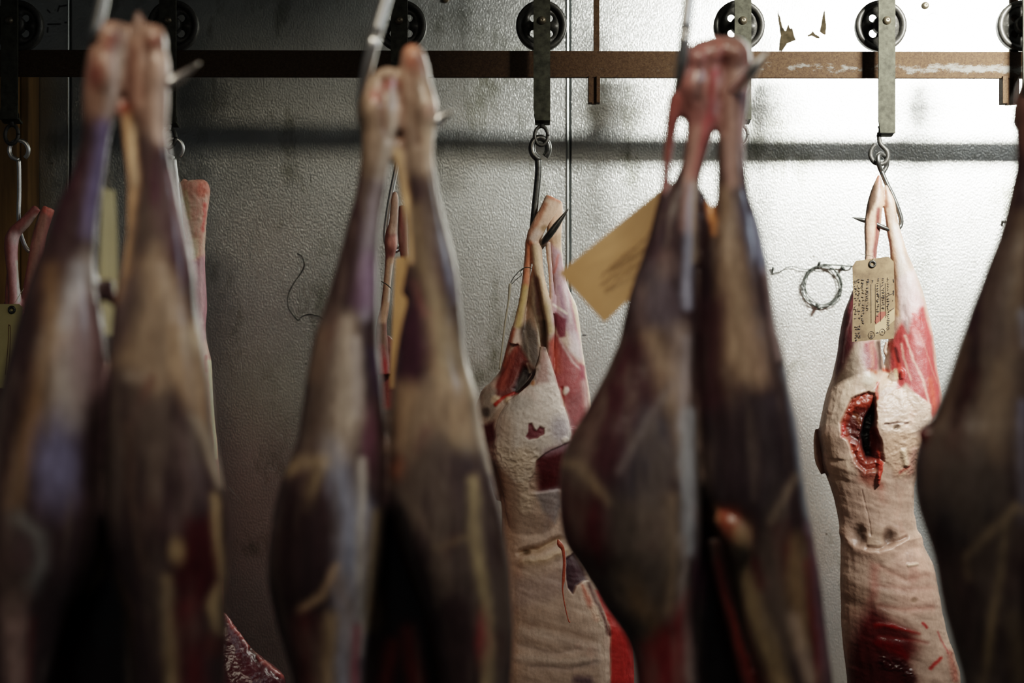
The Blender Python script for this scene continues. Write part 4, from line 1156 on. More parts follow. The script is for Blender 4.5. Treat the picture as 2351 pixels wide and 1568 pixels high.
def fillF(bm):
    loft(bm, [(402, 2015, 2021), (415, 2009, 2025), (440, 1999, 2029), (465, 1992, 2029), (490, 1987, 2021), (510, 1985, 2014), (540, 1985, 2012), (570, 1986, 2011), (600, 1984, 2010), (640, 1970, 2010), (680, 1952, 2012), (720, 1938, 2016), (760, 1930, 2021), (800, 1924, 2022),
              (830, 1919, 2026), (870, 1909, 2030), (900, 1899, 2030), (950, 1887, 2030), (1000, 1880, 2030), (1050, 1887, 2030)], YR, 0.85, 0.0)
    ptube(bm, [(2018, 470, 10, 0.01), (2016, 520, 9, 0.012), (2009, 570, 8, 0.012), (2003, 620, 9, 0.01)], YR)
    loft(bm, [(424, 2031, 2037), (440, 2028, 2045), (465, 2028, 2054), (500, 2032, 2060), (530, 2036, 2068), (560, 2041, 2077), (600, 2045, 2091), (650, 2049, 2112), (700, 2047, 2126), (750, 2042, 2138), (790, 2040, 2145), (820, 2034, 2148), (850, 2027, 2151),
              (900, 2018, 2160), (950, 2012, 2163), (1000, 2010, 2148), (1050, 2010, 2128)], YR, 0.85, 0.0)
    loft(bm, [(850, 2000, 2050), (880, 1950, 2110), (920, 1915, 2135), (960, 1892, 2142), (1000, 1884, 2132), (1050, 1887, 2118), (1080, 1893, 2109), (1100, 1900, 2104), (1150, 1916, 2098), (1200, 1926, 2100), (1230, 1929, 2108), (1245, 1930, 2118),
              (1270, 1930, 2132), (1300, 1930, 2144), (1350, 1930, 2153), (1400, 1932, 2161), (1450, 1934, 2172), (1500, 1938, 2189), (1568, 1945, 2206), (1750, 1950, 2215), (1900, 1960, 2205)], YR, 0.6, 0.0)
    ptube(bm, [(1880, 985, 5), (1881, 1020, 9), (1885, 1060, 9), (1895, 1090, 6)], YR, 0.02)
    ptube(bm, [(2036, 785, 4), (2031, 805, 4), (2037, 820, 4), (2034, 845, 5)], YR, 0.0)
    ptube(bm, [(2038, 872, 11, -0.035), (2050, 852, 7, -0.045), (2058, 853, 6, -0.05), (2058, 868, 5, -0.05)], YR)


pF = [
    G([(1980, 395), (2075, 395), (2085, 560), (2050, 650), (1980, 620)], (0.72, 0.50, 0.38), 10, 0.9), S([(2016, 404), (2020, 430)], 4, (0.60, 0.25, 0.18), 4, 0.9), G([(2000, 430), (2016, 415), (2012, 470), (1992, 500), (1988, 480)], (0.16, 0.11, 0.08), 6, 0.9), S([(2012, 470), (2002, 500)], 5, (0.78, 0.62, 0.48), 5, 0.8),
    S([(2018, 480), (2014, 530), (2008, 590)], 5, (0.24, 0.06, 0.06), 4, 0.85), S([(2040, 450), (2048, 500), (2052, 560)], 7, (0.78, 0.62, 0.5), 6, 0.8), S([(2032, 440), (2036, 470)], 5, (0.46, 0.24, 0.18), 4, 0.8), S([(1990, 510), (1992, 590)], 4, (0.62, 0.46, 0.36), 5, 0.7), S([(2056, 520), (2068, 600), (2078, 680), (2080, 720)], 8, (0.84, 0.76, 0.68), 6, 0.9), S([(2044, 590), (2058, 660), (2060, 720)], 6, (0.58, 0.36, 0.2), 6, 0.9),
    G([(1948, 680), (1985, 610), (2010, 640), (1975, 740), (1965, 790), (1945, 840), (1918, 880), (1920, 780)], (0.25, 0.085, 0.10), 6, 0.95), S([(1965, 690), (1945, 760), (1935, 830)], 1.8, (0.60, 0.44, 0.44), 3, 0.7), S([(1955, 730), (1960, 790)], 2, (0.55, 0.4, 0.4), 4, 0.6),
    G([(1985, 785), (2008, 780), (2018, 830), (2016, 850), (1990, 850), (1978, 820)], (0.38, 0.12, 0.13), 6, 0.95), S([(2003, 790), (2004, 840)], 4, (0.62, 0.32, 0.24), 5, 0.7), S([(1978, 790), (1985, 850)], 6, (0.52, 0.42, 0.40), 8, 0.6), S([(2018, 785), (2022, 845)], 5, (0.10, 0.07, 0.06), 5, 0.9), S([(1996, 850), (2010, 855)], 5, (0.48, 0.14, 0.07), 4, 0.9),
    G([(2042, 790), (2070, 740), (2095, 650), (2118, 690), (2140, 770), (2152, 860), (2164, 950), (2152, 995), (2134, 950), (2105, 910), (2080, 880), (2058, 900), (2060, 860), (2045, 850)], (0.54, 0.11, 0.11), 6, 0.97),
    G([(2060, 640), (2100, 620), (2120, 700), (2095, 720), (2085, 760), (2065, 730)], (0.80, 0.66, 0.64), 8, 0.85), S([(2095, 720), (2120, 736)], 2, (0.62, 0.08, 0.07), 2, 0.9), S([(2088, 740), (2075, 700)], 4, (0.30, 0.22, 0.2), 6, 0.7), S([(2078, 740), (2085, 760)], 5, (0.26, 0.2, 0.18), 6, 0.6),
    S([(2078, 770), (2095, 820), (2120, 870), (2132, 930)], 2.5, (0.80, 0.52, 0.44), 3, 0.85), S([(2068, 790), (2080, 840), (2092, 870)], 2.5, (0.74, 0.46, 0.38), 3, 0.8), S([(2110, 760), (2125, 800), (2150, 880)], 1.8, (0.66, 0.26, 0.22), 2.5, 0.7), S([(2045, 790), (2060, 830), (2072, 860)], 5, (0.60, 0.10, 0.07), 5, 0.8), S([(2055, 800), (2064, 830)], 3.5, (0.12, 0.03, 0.03), 4, 0.9),
    S([(2135, 870), (2140, 910), (2150, 960)], 6, (0.66, 0.16, 0.11), 6, 0.8), S([(2100, 760), (2112, 790)], 6, (0.78, 0.42, 0.40), 8, 0.6),
    G([(1965, 790), (1985, 850), (2010, 860), (2020, 880), (2005, 910), (1975, 905), (1955, 940), (1935, 1010), (1915, 980), (1895, 970), (1912, 890), (1940, 830)], (0.66, 0.53, 0.43), 10, 0.9, lump=0.0008), S([(1968, 795), (1955, 860), (1935, 930)], 7, (0.78, 0.66, 0.54), 8, 0.6), E(1995, 872, 16, 14, (0.80, 0.74, 0.62), 0.7, 0.7, h=0.005),
    G([(2030, 855), (2045, 850), (2060, 870), (2048, 890), (2018, 905), (2012, 890)], (0.76, 0.58, 0.46), 4, 0.95, lump=0.001), S([(2030, 848), (2042, 852)], 4, (0.50, 0.10, 0.05), 4, 0.9), S([(2014, 880), (2012, 900), (2016, 915)], 3.5, (0.58, 0.10, 0.06), 3, 0.9), S([(2056, 850), (2057, 868)], 4, (0.80, 0.64, 0.44), 3, 0.95),
    G([(2018, 920), (2060, 893), (2085, 892), (2115, 915), (2136, 930), (2140, 960), (2120, 985), (2080, 1000), (2040, 995), (2020, 985), (2010, 945)], (0.82, 0.66, 0.55), 4, 0.95, lump=0.0024), S([(2030, 972), (2060, 970), (2085, 972)], 1.6, (0.12, 0.06, 0.05), 2.5, 0.9, h=-0.0025), E(2058, 980, 8, 5, (0.12, 0.08, 0.05), 0.7, 0.9, h=-0.006),
    G([(2030, 990), (2090, 990), (2120, 1010), (2110, 1060), (2095, 1090), (2060, 1100), (2030, 1060)], (0.64, 0.47, 0.36), 8, 0.9, lump=0.0022), S([(2073, 1035), (2080, 1065)], 6, (0.84, 0.68, 0.52), 5, 0.9, h=0.006), S([(2098, 1035), (2090, 1080)], 8, (0.40, 0.22, 0.19), 8, 0.7, lump=0.003), S([(2068, 1085), (2085, 1070)], 3, (0.40, 0.09, 0.07), 4, 0.8),
    G([(1975, 905), (1992, 900), (2007, 903), (2010, 930), (2010, 985), (2024, 1010), (2030, 1060), (2010, 1080), (1985, 1085), (1962, 1060), (1945, 1010), (1930, 1000), (1928, 970), (1940, 945), (1955, 915)], (0.34, 0.065, 0.03), 4, 0.97, h=-0.012, lump=0.004),
    G([(1950, 950), (1975, 935), (1995, 925), (2008, 915), (2010, 990), (2020, 1020), (2012, 1055), (1990, 1060), (1975, 1030), (1945, 1000), (1938, 980)], (0.10, 0.018, 0.01), 8, 0.9, h=-0.015, lump=0.003), G([(1985, 950), (2006, 925), (2010, 980), (2016, 1010), (2008, 1050), (1988, 1055), (1975, 1000)], (0.008, 0.003, 0.003), 6, 0.97, h=-0.025), S([(1935, 975), (1932, 1000)], 4, (0.46, 0.05, 0.04), 4, 0.9), S([(1966, 950), (1972, 970)], 5, (0.24, 0.10, 0.03), 6, 0.6),
    S([(2010, 985), (2014, 1050)], 6, (0.36, 0.05, 0.03), 5, 0.8, lump=0.003), S([(1965, 1060), (1985, 1085), (2010, 1090)], 9, (0.26, 0.055, 0.03), 9, 0.8, lump=0.003), S([(2022, 1065), (2018, 1090), (2015, 1112)], [6, 5, 3], (0.62, 0.10, 0.06), 3, 0.95, h=0.008, lump=0.004), S([(1985, 1095), (2015, 1120), (2030, 1150)], [14, 18, 12], (0.40, 0.13, 0.09), 12, 0.75), S([(2022, 1120), (2024, 1145)], 5, (0.48, 0.09, 0.06), 6, 0.8),
    S([(1878, 985), (1882, 1040), (1893, 1090)], 8, (0.22, 0.09, 0.06), 4, 0.9), S([(1905, 1010), (1920, 1090), (1935, 1160)], 16, (0.62, 0.47, 0.37), 16, 0.7), S([(1900, 945), (1908, 950)], 2, (0.25, 0.14, 0.1), 3, 0.8), E(1945, 1070, 16, 22, (0.68, 0.55, 0.44), 0.8, 0.6, h=0.004),
    S([(1979, 1125), (1992, 1180), (2000, 1230)], 1.0, (0.2, 0.12, 0.1), 1.5, 0.8, h=-0.002), G([(1900, 1110), (2000, 1120), (2090, 1110), (2100, 1220), (1930, 1230)], (0.58, 0.43, 0.35), 18, 0.8),
    E(1970, 1232, 14, 20, (0.15, 0.10, 0.075), 0.7, 0.85, h=-0.012), E(2042, 1234, 14, 18, (0.15, 0.10, 0.075), 0.7, 0.85, h=-0.012), E(2008, 1240, 20, 26, (0.58, 0.44, 0.34), 0.7, 0.7, h=0.006),
    S([(1935, 1225), (1965, 1255), (1990, 1268), (2020, 1272), (2050, 1258), (2085, 1242), (2112, 1236)], 9, (0.66, 0.47, 0.38), 16, 0.9, h=0.008), S([(1990, 1256), (2018, 1260), (2045, 1248), (2080, 1234)], 4, (0.30, 0.19, 0.14), 5, 0.6, h=-0.008), G([(2060, 1260), (2115, 1245), (2148, 1320), (2150, 1400), (2080, 1420), (2030, 1330)], (0.74, 0.52, 0.43), 18, 0.8),
    S([(2020, 1300), (2080, 1330), (2130, 1320)], 6, (0.60, 0.38, 0.31), 9, 0.6, h=-0.0025), S([(2010, 1345), (2080, 1352), (2140, 1350)], 5, (0.58, 0.36, 0.3), 8, 0.6, h=-0.0025), S([(2020, 1390), (2080, 1400), (2140, 1395)], 5, (0.60, 0.34, 0.28), 8, 0.6, h=-0.0025), E(2098, 1378, 7, 6, (0.42, 0.30, 0.22), 0.7, 0.8, h=-0.002), S([(2085, 1298), (2105, 1296)], 3, (0.84, 0.7, 0.55), 3, 0.8, h=0.004),
    G([(2000, 1290), (2020, 1300), (2015, 1370), (1990, 1390)], (0.50, 0.24, 0.2), 14, 0.7), G([(1930, 1330), (1990, 1350), (2000, 1390), (1960, 1430), (1930, 1420)], (0.36, 0.25, 0.19), 20, 0.7),
    G([(2000, 1380), (2020, 1395), (2050, 1420), (2100, 1450), (2110, 1490), (2090, 1530), (2105, 1570), (2090, 1700), (1940, 1700), (1945, 1500), (1965, 1430)], (0.13, 0.006, 0.008), 26, 0.95, rough=0.25), S([(2010, 1435), (2050, 1438), (2110, 1455)], [4, 5, 2], (0.36, 0.02, 0.016), 6, 0.8, h=0.002, rough=0.2), S([(2015, 1475), (2060, 1490), (2080, 1510)], [9, 12, 6], (0.24, 0.008, 0.008), 8, 0.8, h=0.002, rough=0.2), S([(2030, 1520), (2070, 1530), (2090, 1555)], 14, (0.09, 0.008, 0.008), 10, 0.85, lump=0.004), S([(2020, 1460), (2100, 1470), (2130, 1475)], 3, (0.30, 0.06, 0.05), 6, 0.6, h=-0.002),
    S([(2120, 1430), (2128, 1440)], 3, (0.46, 0.05, 0.05), 3, 0.9), S([(2138, 1535), (2160, 1510)], 4, (0.56, 0.06, 0.05), 4, 0.9), S([(2180, 1500), (2195, 1560)], 7, (0.58, 0.22, 0.17), 7, 0.7, lump=0.002), S([(2155, 1450), (2175, 1500)], 2, (0.5, 0.1, 0.1), 3, 0.7),
]
flesh('carcass_body', fillF, YR, 0.0019, (0.66, 0.50, 0.41), pF, M_back, cF, tone=0.68, gam=1.35, wrinkle=0.0045, smooth=4, warp_px=3.2, rough=0.48, grain=0.0014, fibre=0.07, mottle=0.13)

# ---- G
cG = carcass('carcass behind the leftmost foreground one, pink shank stump beside its bright hook', P(447, 500, YR), 'deer carcasses')


def fillG(bm):
    loft(bm, [(416, 418, 472), (424, 413, 479), (440, 412, 481), (470, 414, 478), (500, 416, 475), (560, 419, 470), (620, 415, 471), (700, 405, 475), (760, 396, 472), (800, 386, 478), (830, 380, 485), (900, 370, 488), (960, 360, 492), (1040, 350, 500),
              (1150, 340, 505), (1300, 330, 510), (1600, 320, 515), (1900, 320, 510)], YR + 0.03, 0.9)
    ptube(bm, [(420, 418, 7), (428, 416, 6)], YR + 0.03); ptube(bm, [(440, 422, 8), (462, 424, 12), (470, 430, 10)], YR + 0.03)
    loft(bm, [(1385, 495, 508), (1420, 480, 535), (1450, 470, 556), (1480, 465, 578), (1505, 460, 606), (1530, 455, 640), (1550, 450, 656), (1575, 445, 662), (1650, 440, 670), (1750, 440, 660), (1900, 430, 640)], YR + 0.03, 0.7, -0.03)


pG = [
    G([(405, 405), (490, 405), (480, 600), (405, 600)], (0.68, 0.42, 0.34), 10, 0.9, lump=0.0015), E(465, 435, 16, 18, (0.62, 0.22, 0.16), 0.6, 0.9), S([(425, 440), (432, 500)], 6, (0.70, 0.52, 0.36), 6, 0.8), S([(470, 470), (466, 530)], 4, (0.56, 0.10, 0.09), 4, 0.8), S([(450, 550), (448, 640)], 6, (0.74, 0.50, 0.36), 8, 0.7),
    G([(440, 600), (480, 580), (480, 790), (440, 800)], (0.44, 0.24, 0.28), 8, 0.9), S([(460, 600), (465, 740)], 3, (0.66, 0.48, 0.5), 4, 0.8), G([(440, 790), (480, 780), (490, 900), (490, 980), (450, 960)], (0.62, 0.44, 0.38), 10, 0.9), S([(472, 820), (472, 850)], 4, (0.42, 0.05, 0.06), 4, 0.9), S([(483, 830), (488, 950), (496, 1050)], 5, (0.82, 0.70, 0.50), 5, 0.9),  # last stroke paints the cream highlight down the right edge
    G([(490, 1380), (530, 1400), (600, 1490), (670, 1550), (670, 1800), (430, 1800), (440, 1400)], (0.075, 0.018, 0.028), 10, 0.95, rough=0.22, lump=0.0015), S([(515, 1410), (540, 1450), (590, 1510), (650, 1555)], 4, (0.34, 0.12, 0.11), 5, 0.8, h=0.004), S([(575, 1490), (590, 1515)], 4, (0.02, 0.008, 0.008), 5, 0.9, h=-0.006),
]
flesh('carcass_body', fillG, YR, 0.0026, (0.34, 0.16, 0.15), pG, M_back, cG, tone=1.8, gam=1.2, smooth=4, warp_px=4, rough=0.45, grain=0.001)

# ---- H
cH = carcass('carcass at the left edge hanging by a bent shank in front of the timber post', P(60, 560, YR), 'deer carcasses')


def fillH(bm):
    ptube(bm, [(110, 476, 14), (100, 500, 16), (88, 540, 16), (78, 600, 17), (70, 680, 22), (66, 760, 26)], YR, 0.01)
    ptube(bm, [(92, 478, 10), (66, 510, 13), (40, 536, 15), (33, 560, 16), (34, 600, 14), (38, 650, 13), (42, 700, 16), (40, 760, 20)], YR, -0.02)
    ptube(bm, [(26, 590, 6), (20, 650, 7), (20, 700, 9)], YR, 0.0)
    loft(bm, [(690, 5, 95), (760, -12, 105), (850, -30, 115), (950, -45, 120), (1200, -60, 130), (1600, -60, 130), (1900, -50, 120)], YR, 0.7, 0.02)


pH = [S([(108, 476), (115, 486)], 12, (0.56, 0.20, 0.16), 6, 0.9), S([(34, 560), (36, 620), (42, 695)], 10, (0.60, 0.38, 0.40), 6, 0.9), S([(40, 600), (44, 690)], 3, (0.78, 0.66, 0.58), 4, 0.9), S([(85, 500), (55, 530)], 9, (0.36, 0.29, 0.26), 6, 0.9), S([(98, 500), (85, 560), (72, 640)], 10, (0.34, 0.20, 0.16), 6, 0.9), S([(80, 505), (58, 570)], 4, (0.06, 0.05, 0.045), 5, 0.9), E(36, 545, 14, 14, (0.66, 0.52, 0.52), 0.6, 0.8)]
flesh('carcass_body', fillH, YR, 0.0026, (0.28, 0.12, 0.11), pH, M_back, cH, tone=1.7, gam=1.1, smooth=4, warp_px=3, rough=0.4)

# ---- I
cI = carcass('carcass mostly hidden behind the second foreground one, thin pinkish shank with knuckle in the gap', P(900, 520, YR), 'deer carcasses')


def fillI(bm):
    ptube(bm, [(908, 442, 5), (908, 462, 9), (905, 510, 10), (900, 540, 14), (899, 565, 15), (897, 590, 11), (892, 640, 9), (886, 700, 10), (878, 745, 12), (878, 800, 16), (880, 860, 20)], YR, -0.02)
    ptube(bm, [(924, 470, 10), (923, 530, 12), (928, 600, 10), (935, 700, 12), (940, 800, 20)], YR, 0.02)
    loft(bm, [(770, 866, 892), (820, 868, 940), (900, 866, 985), (1000, 850, 1000), (1200, 840, 1010), (1600, 840, 1010), (1900, 850, 1000)], YR, 0.7, 0.02)


pI = [S([(907, 450), (902, 530)], 9, (0.72, 0.50, 0.38), 6, 0.9), E(902, 555, 13, 15, (0.70, 0.34, 0.28), 0.6, 0.9), S([(896, 600), (888, 680), (878, 735)], 9, (0.76, 0.52, 0.36), 6, 0.9), S([(900, 610), (892, 690)], 3, (0.80, 0.72, 0.64), 4, 0.8), S([(877, 750), (882, 800)], 7, (0.24, 0.16, 0.11), 6, 0.8), S([(874, 800), (878, 860), (886, 930)], 10, (0.44, 0.16, 0.15), 8, 0.8), E(880, 845, 8, 22, (0.5, 0.06, 0.06), 0.7, 0.8)]
flesh('carcass_body', fillI, YR, 0.0024, (0.30, 0.13, 0.11), pI, M_back, cI, tone=1.1, gam=1.1, smooth=4, warp_px=3, rough=0.45)
bm = bmesh.new()
ptube(bm, [(880, 648, 1), (892, 655, 1.2), (902, 664, 1)], YR, -0.05, 6)
link('dark_thread', bm_mesh(bm), M_wire, cI)

# ================================================================ tags
def card(label, outline, Y, mat, group='paper tags'):
    b_ = P(sum(p[0] for p in outline) / len(outline), max(p[1] for p in outline), Y)
    t = thing('paper_tag', b_, label, 'tag', group)
    flat_shape('card', outline, Y, mat, t, 0.0012)
    return t


def string(parent, pts, Y, r=0.0009, mat=None):
    bm = bmesh.new()
    P3 = []
    for p in pts:
        v = P(p[0], p[1], Y)
        v.y += p[2] if len(p) > 2 else 0
        P3.append(v)
    tube(bm, P3, r, 6, 4)
    link('string', bm_mesh(bm), mat or M_thread, parent)


tA = card('pale yellow card seen edge-on between the legs of the leftmost foreground carcass', [(236, 430, 0.0), (258, 436, 0.01), (264, 560, 0.01), (264, 690, 0.01), (252, 770, 0.01), (236, 768, 0), (228, 640, 0)], 1.88, M_cream)
string(tA, [(245, 435), (252, 400), (276, 370, -0.08)], 1.88, 0.0008)
tB = card('narrow brown card glimpsed between the legs of the second foreground carcass', [(908, 592), (955, 586), (972, 600), (962, 860), (950, 905), (895, 890)], 2.30, M_kraft)
string(tB, [(930, 590), (932, 560, -0.1), (938, 520, -0.35)], 2.30, 0.0009)
tC = card('large blank-looking brown tag tilted beside the third foreground carcass', [(1282, 628, -0.02), (1530, 424, 0.02), (1600, 452, 0.03), (1622, 520, 0.03), (1388, 741, 0.0)], 2.12, M_kraft)
string(tC, [(1600, 480, 0.02), (1580, 420, 0.0), (1545, 380, -0.15)], 2.12, 0.0009)
bm = bmesh.new()
for k, (a, b_) in enumerate([((1372, 640), (1500, 530)), ((1380, 656), (1505, 548)), ((1390, 668), (1470, 600)), ((1405, 615), (1480, 548))]):
    pts = []
    for i in range(24):
        f = i / 23
        pts.append(P(a[0] + (b_[0] - a[0]) * f + random.uniform(-2, 2), a[1] + (b_[1] - a[1]) * f + random.uniform(-5, 5), 2.117))
    tube(bm, pts, 0.0006, 5, 2)
M_fink = simple('faded_ink', (0.16, 0.09, 0.04), 0.8)
link('faded_writing', bm_mesh(bm), M_fink, tC)
tH = card('pale tag with an eyelet hanging at the left edge under a bent shank', [(-22, 712), (-8, 698), (44, 698), (52, 706), (46, 860), (30, 880), (12, 892), (-30, 888)], 3.27, M_pale)
string(tH, [(27, 710), (30, 690, 0.02), (34, 660, 0.06)], 3.27, 0.0008)
bm = bmesh.new()
c = P(27, 711, 3.268)
tube(bm, [c + Vector((0.0065 * math.cos(a), 0, 0.0065 * math.sin(a))) for a in np.linspace(0, 2 * math.pi, 17)], 0.0028, 8, 2)
link('eyelet', bm_mesh(bm), M_wheel, tH)
strokes('faded_writing', [[(20, 745), (18, 800), (12, 860)], [(20, 745), (24, 755), (22, 820), (16, 865)]], 3.268, M_fink, tH, 0.0008)

# the handwritten tag
YT = 3.235
M_tag = simple('shaded_card', (0.10, 0.062, 0.030), 0.75, 0, (0.20, 0.135, 0.07), 22, 0.08, lo=0.36, hi=0.56)  # mottled card, darkened for the shadow lying across the tag
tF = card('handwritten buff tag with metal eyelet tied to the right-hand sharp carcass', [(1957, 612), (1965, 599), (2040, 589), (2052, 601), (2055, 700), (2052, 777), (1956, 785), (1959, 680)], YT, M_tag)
bm = bmesh.new()
c = P(2003, 606, YT - 0.001)
tube(bm, [c + Vector((0.0064 * math.cos(a), 0, 0.0064 * math.sin(a))) for a in np.linspace(0, 2 * math.pi, 21)], 0.0026, 8, 2)
link('eyelet', bm_mesh(bm), M_wheel, tF)
string(tF, [(2003, 603, -0.002), (2006, 590, 0.0), (1998, 582, 0.05), (1993, 575, 0.09)], YT, 0.0006)
flat_shape('red_stain', [(2012, 726), (2020, 716), (2034, 715), (2033, 724), (2022, 736), (2012, 744), (2008, 738)], YT - 0.0006, M_stain, tF, 0.0003)
flat_shape('lit_patch', [(2008, 748), (2026, 730), (2040, 719), (2054, 708), (2054, 735), (2042, 745), (2034, 760), (2010, 770)], YT - 0.0005, simple('lit_card', (0.32, 0.235, 0.13), 0.75, 0, (0.38, 0.28, 0.16), 20), tF, 0.0003)  # lit lower corner of the tag, painted as a paler sheet
bm = bmesh.new()
rnd = random.Random(11)


def text_col(px, y0, y1, size, amp, printed=False):
    """one line of writing running down the tag"""
    y = y0
    while y < y1:
        step = size * rnd.uniform(0.75, 1.05)
        if rnd.random() < 0.12:
            y += step * 0.8
            continue
        n = rnd.choice((3, 4, 5))
        pts = []
        for i in range(n):
            pts.append(P(px + rnd.uniform(-amp, amp), min(y + step * rnd.uniform(0.0, 0.85), y1 + 2), YT - 0.0012))
        tube(bm, pts, 0.00042 if printed else 0.00052, 5, 3)
        y += step


text_col(2039, 636, 668, 4.5, 2.6, True)
text_col(2039, 672, 730, 6, 3.4)
text_col(2027, 638, 650, 4.5, 2.6, True)
text_col(2027, 653, 712, 6.5, 3.6)
text_col(2016, 638, 650, 4.5, 2.6, True)
text_col(2016, 654, 724, 6.5, 3.6)
text_col(2004, 639, 648, 4.5, 2.4, True)
text_col(1992, 640, 654, 4, 3.2)
text_col(1991, 660, 716, 6.5, 4)
text_col(1981, 642, 742, 6.5, 4)
text_col(1972, 640, 736, 6.5, 4)
text_col(1964, 642, 735, 6.5, 3.6)
text_col(1973, 746, 778, 6, 3.6)
text_col(1966, 748, 782, 6, 3.8)
text_col(2051, 640, 690, 16, 2.0)
for (x, ya, yb) in ((2033, 650, 730), (2021.5, 650, 738), (2010, 652, 742), (2000, 652, 742)):
    tube(bm, [P(x, ya, YT - 0.0011), P(x + 0.4, yb, YT - 0.0011)], 0.0004, 5, 2)
for (cx_, cy_, rx, ry) in ((2001, 769, 7, 8.5), (2026, 762, 6, 7)):
    tube(bm, [P(cx_ + rx * math.cos(a), cy_ + ry * math.sin(a), YT - 0.0012) for a in np.linspace(0, 2 * math.pi, 17)], 0.00045, 5, 2)
tube(bm, [P(2036, 680, YT - 0.0012), P(2044, 676, YT - 0.0012), P(2052, 673, YT - 0.0012)], 0.0006, 5, 3)
tube(bm, [P(2042, 714, YT - 0.0012), P(2052, 707, YT - 0.0012)], 0.0006, 5, 2)
link('handwriting', bm_mesh(bm), M_ink, tF)


def letters(txt, px, py, size_px, name):
    cu = bpy.data.curves.new('t', 'FONT')
    cu.body = txt
    cu.size = size_px / F * YT
    cu.extrude = 0.0002
    o = bpy.data.objects.new('t', cu)
    C.objects.link(o)
    dg = bpy.context.evaluated_depsgraph_get()
    me = bpy.data.meshes.new_from_object(o.evaluated_get(dg))
    bpy.data.objects.remove(o)
    R = Matrix.Translation(P(px, py, YT - 0.0014)) @ Matrix.Rotation(math.radians(90), 4, 'X') @ Matrix.Rotation(math.radians(-90), 4, 'Z')
    me.transform(R)
    link(name, me, M_ink, tF, smooth=False)


letters('FARO', 2036, 734, 9, 'lettering')
letters('178', 1998, 763, 8.5, 'lettering')
letters('6', 2012, 762, 9, 'lettering')
letters('4', 2023, 759, 8, 'lettering')

# ================================================================ things on the wall
wc = thing('wire_coil', P(1886, 700, YW), 'coil of thin wire hanging on the bright wall left of the handwritten tag', 'wire')
for k in range(5):
    bm = bmesh.new()
    pts = []
    ox, oy, rr = rnd.uniform(-2, 2), rnd.uniform(-3, 3), 42 + rnd.uniform(-3, 2.5)
    for i in range(41):
        a = 2 * math.pi * i / 40
        w = 1.2 * math.sin(a * 5 + k * 2) + rnd.uniform(-0.4, 0.4)
        v = P(1886 + ox + (rr + w) * math.cos(a), 657 + oy + (rr + 3 + w) * math.sin(a), YW)
        v.y = YW - 0.008 - 0.003 * k + 0.002 * math.sin(a * 3 + k)
        pts.append(v)
    tube(bm, pts, 0.0013, 6, 2)
    link('wire_loop', bm_mesh(bm), M_wire, wc)
bm = bmesh.new()
tube(bm, [P(1771, 628, YW - 0.006), P(1790, 624, YW - 0.008), P(1805, 615, YW - 0.01), P(1822, 612, YW - 0.01), P(1840, 617, YW - 0.01), P(1872, 620, YW - 0.01)], 0.0013, 6, 5)
link('wire_tail', bm_mesh(bm), M_wire, wc)


def nail(pts, r, label, name='nail'):
    bm = bmesh.new()
    tube(bm, [Vector((P(p[0], p[1], YW).x, YW - p[2], P(p[0], p[1], YW).z)) for p in pts], r, 8, 3)
    o = link(name, bm_mesh(bm), M_wire)
    tag(o, label, name)
    return o


nail([(1891, 608, 0.0), (1893, 608, 0.018), (1925, 610, 0.018), (1953, 612, 0.018), (1954, 612, -0.001)], 0.0024, 'dark horizontal pin beside the top of the wire coil', 'pin')
nail([(1878, 614, -0.002), (1876, 604, 0.03)], 0.004, 'bent nail at the top of the wire coil')
nail([(1876, 698, -0.002), (1875, 708, 0.03)], 0.005, 'nail under the wire coil')
nail([(1773, 630, -0.002), (1773, 614, 0.012)], 0.003, 'small rusty nail at the left end of the loose wire')
nail([(1934, 612, -0.002), (1932, 619, 0.028)], 0.0042, 'stubby nail under the horizontal pin')
nail([(2302, 508, -0.002), (2304, 511, 0.015)], 0.004, 'small nail beside the rightmost foreground carcass')

bm = bmesh.new()
pts = [(683, 582), (692, 588), (698, 600), (698, 612), (690, 628), (676, 648), (664, 670), (660, 690), (664, 710), (676, 726), (685, 735), (692, 728), (706, 722), (722, 723), (740, 730), (755, 745)]
tube(bm, [P(p[0], p[1], YW - 0.006 - 0.006 * math.sin(i)) for i, p in enumerate(pts)], 0.0014, 6, 4)
o = link('loose_wire', bm_mesh(bm), M_wire)
tag(o, 'thin black curly wire on the grey wall left of the second foreground carcass', 'wire')

for lab, out in (('torn brown paper scrap on the bright wall, the larger and left one', [(1786, 24), (1792, 40), (1797, 62), (1800, 66), (1804, 72), (1808, 60), (1811, 55), (1815, 66), (1819, 62), (1823, 78), (1828, 92), (1818, 96), (1808, 100), (1800, 112), (1796, 118), (1789, 116), (1790, 100), (1793, 80), (1788, 50)]),
                 ('small torn brown paper scrap in the middle of the three on the bright wall', [(1854, 80), (1862, 76), (1866, 70), (1872, 78), (1880, 82), (1884, 88), (1876, 88), (1866, 82), (1856, 84)]),
                 ('torn brown paper scrap on the bright wall, the narrow and right one', [(1893, 22), (1895, 26), (1896, 45), (1898, 60), (1896, 80), (1890, 78), (1882, 72), (1886, 55), (1889, 36)])):
    o = flat_shape('paper_scrap', out, YW - 0.0025, M_paper, None, 0.0024)
    tag(o, lab, 'paper', 'paper scraps on the wall')
bm = bmesh.new()
c = P(2124, 13, YW)
dome(bm, (c.x, YW - 0.003, c.z), 0.011, 0.008)
o = link('wall_bolt', bm_mesh(bm), M_bolt)
tag(o, 'round rusty bolt head in the wall near the top right', 'bolt')
bm = bmesh.new()
c = P(1022, -2, YW)
dome(bm, (c.x, YW - 0.003, c.z), 0.011, 0.008)
o = link('wall_bolt', bm_mesh(bm), M_bolt)
tag(o, 'brass coloured bolt head at the top edge above the rail centre', 'bolt')

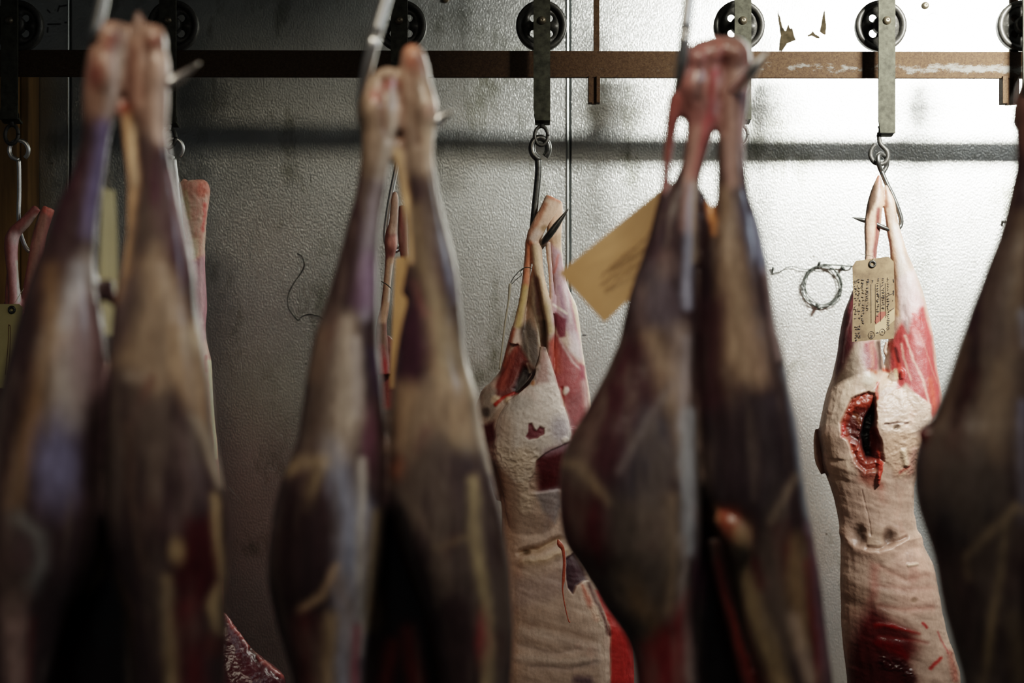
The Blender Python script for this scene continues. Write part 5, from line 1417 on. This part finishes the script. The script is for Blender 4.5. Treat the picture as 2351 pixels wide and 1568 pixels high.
# ================================================================ light, camera
def light(name, kind, loc, energy, color, **kw):
    d = bpy.data.lights.new(name, kind)
    d.energy = energy
    d.color = color
    for k, v in kw.items():
        setattr(d, k, v)
    o = bpy.data.objects.new(name, d)
    o.location = loc
    C.objects.link(o)
    return o


k = light('key_lamp', 'AREA', (1.76, 1.90, H + 1.27), KEY, (1.0, 0.985, 0.93), shape='RECTANGLE', size=0.48, size_y=0.15, spread=math.radians(SPREAD))
k.rotation_euler = (Vector(AIM) - k.location).to_track_quat('-Z', 'Y').to_euler()
f = light('fill_lamp', 'AREA', (-0.05, 0.80, 2.95), FILL, (1.0, 0.88, 0.72), shape='RECTANGLE', size=1.5, size_y=0.4, spread=math.radians(80))  # unseen warm fill added over the foreground
f.rotation_euler = (Vector((-0.15, 1.75, 1.75)) - f.location).to_track_quat('-Z', 'Y').to_euler()
r_ = light('fg_cool_fill', 'SPOT', (1.75, 1.0, 2.45), SIDE, (0.74, 0.86, 1.0), shadow_soft_size=0.14, spot_size=math.radians(56), spot_blend=0.9)  # cool spot added to rake the foreground, no known source there
r_.rotation_euler = (Vector((-0.1, 1.85, 1.80)) - r_.location).to_track_quat('-Z', 'Y').to_euler()

c_ = light('wall_fill', 'AREA', (1.9, 2.35, 3.0), 5.0, (0.95, 0.98, 1.0), shape='RECTANGLE', size=1.0, size_y=0.5, spread=math.radians(120))  # weak second source added to lift the rail shadow on the wall
c_.rotation_euler = (Vector((1.2, 3.8, 2.0)) - c_.location).to_track_quat('-Z', 'Y').to_euler()
w = bpy.data.worlds.new('dim_room')
scene.world = w
w.use_nodes = True
w.node_tree.nodes['Background'].inputs[0].default_value = (0.9, 0.95, 1.0, 1)
w.node_tree.nodes['Background'].inputs[1].default_value = WORLD

cam = bpy.data.cameras.new('camera')
cam.lens = 50
cam.sensor_width = 36
cam.clip_start = 0.05
cam.dof.use_dof = True
cam.dof.focus_distance = 3.33
cam.dof.aperture_fstop = 1.9
co_ = bpy.data.objects.new('camera', cam)
co_.location = (0, 0, H)
co_.rotation_euler = (math.radians(90), 0, 0)
C.objects.link(co_)
scene.camera = co_
scene.view_settings.view_transform = 'Filmic'
scene.view_settings.look = 'Medium High Contrast'
scene.view_settings.exposure = 0.0
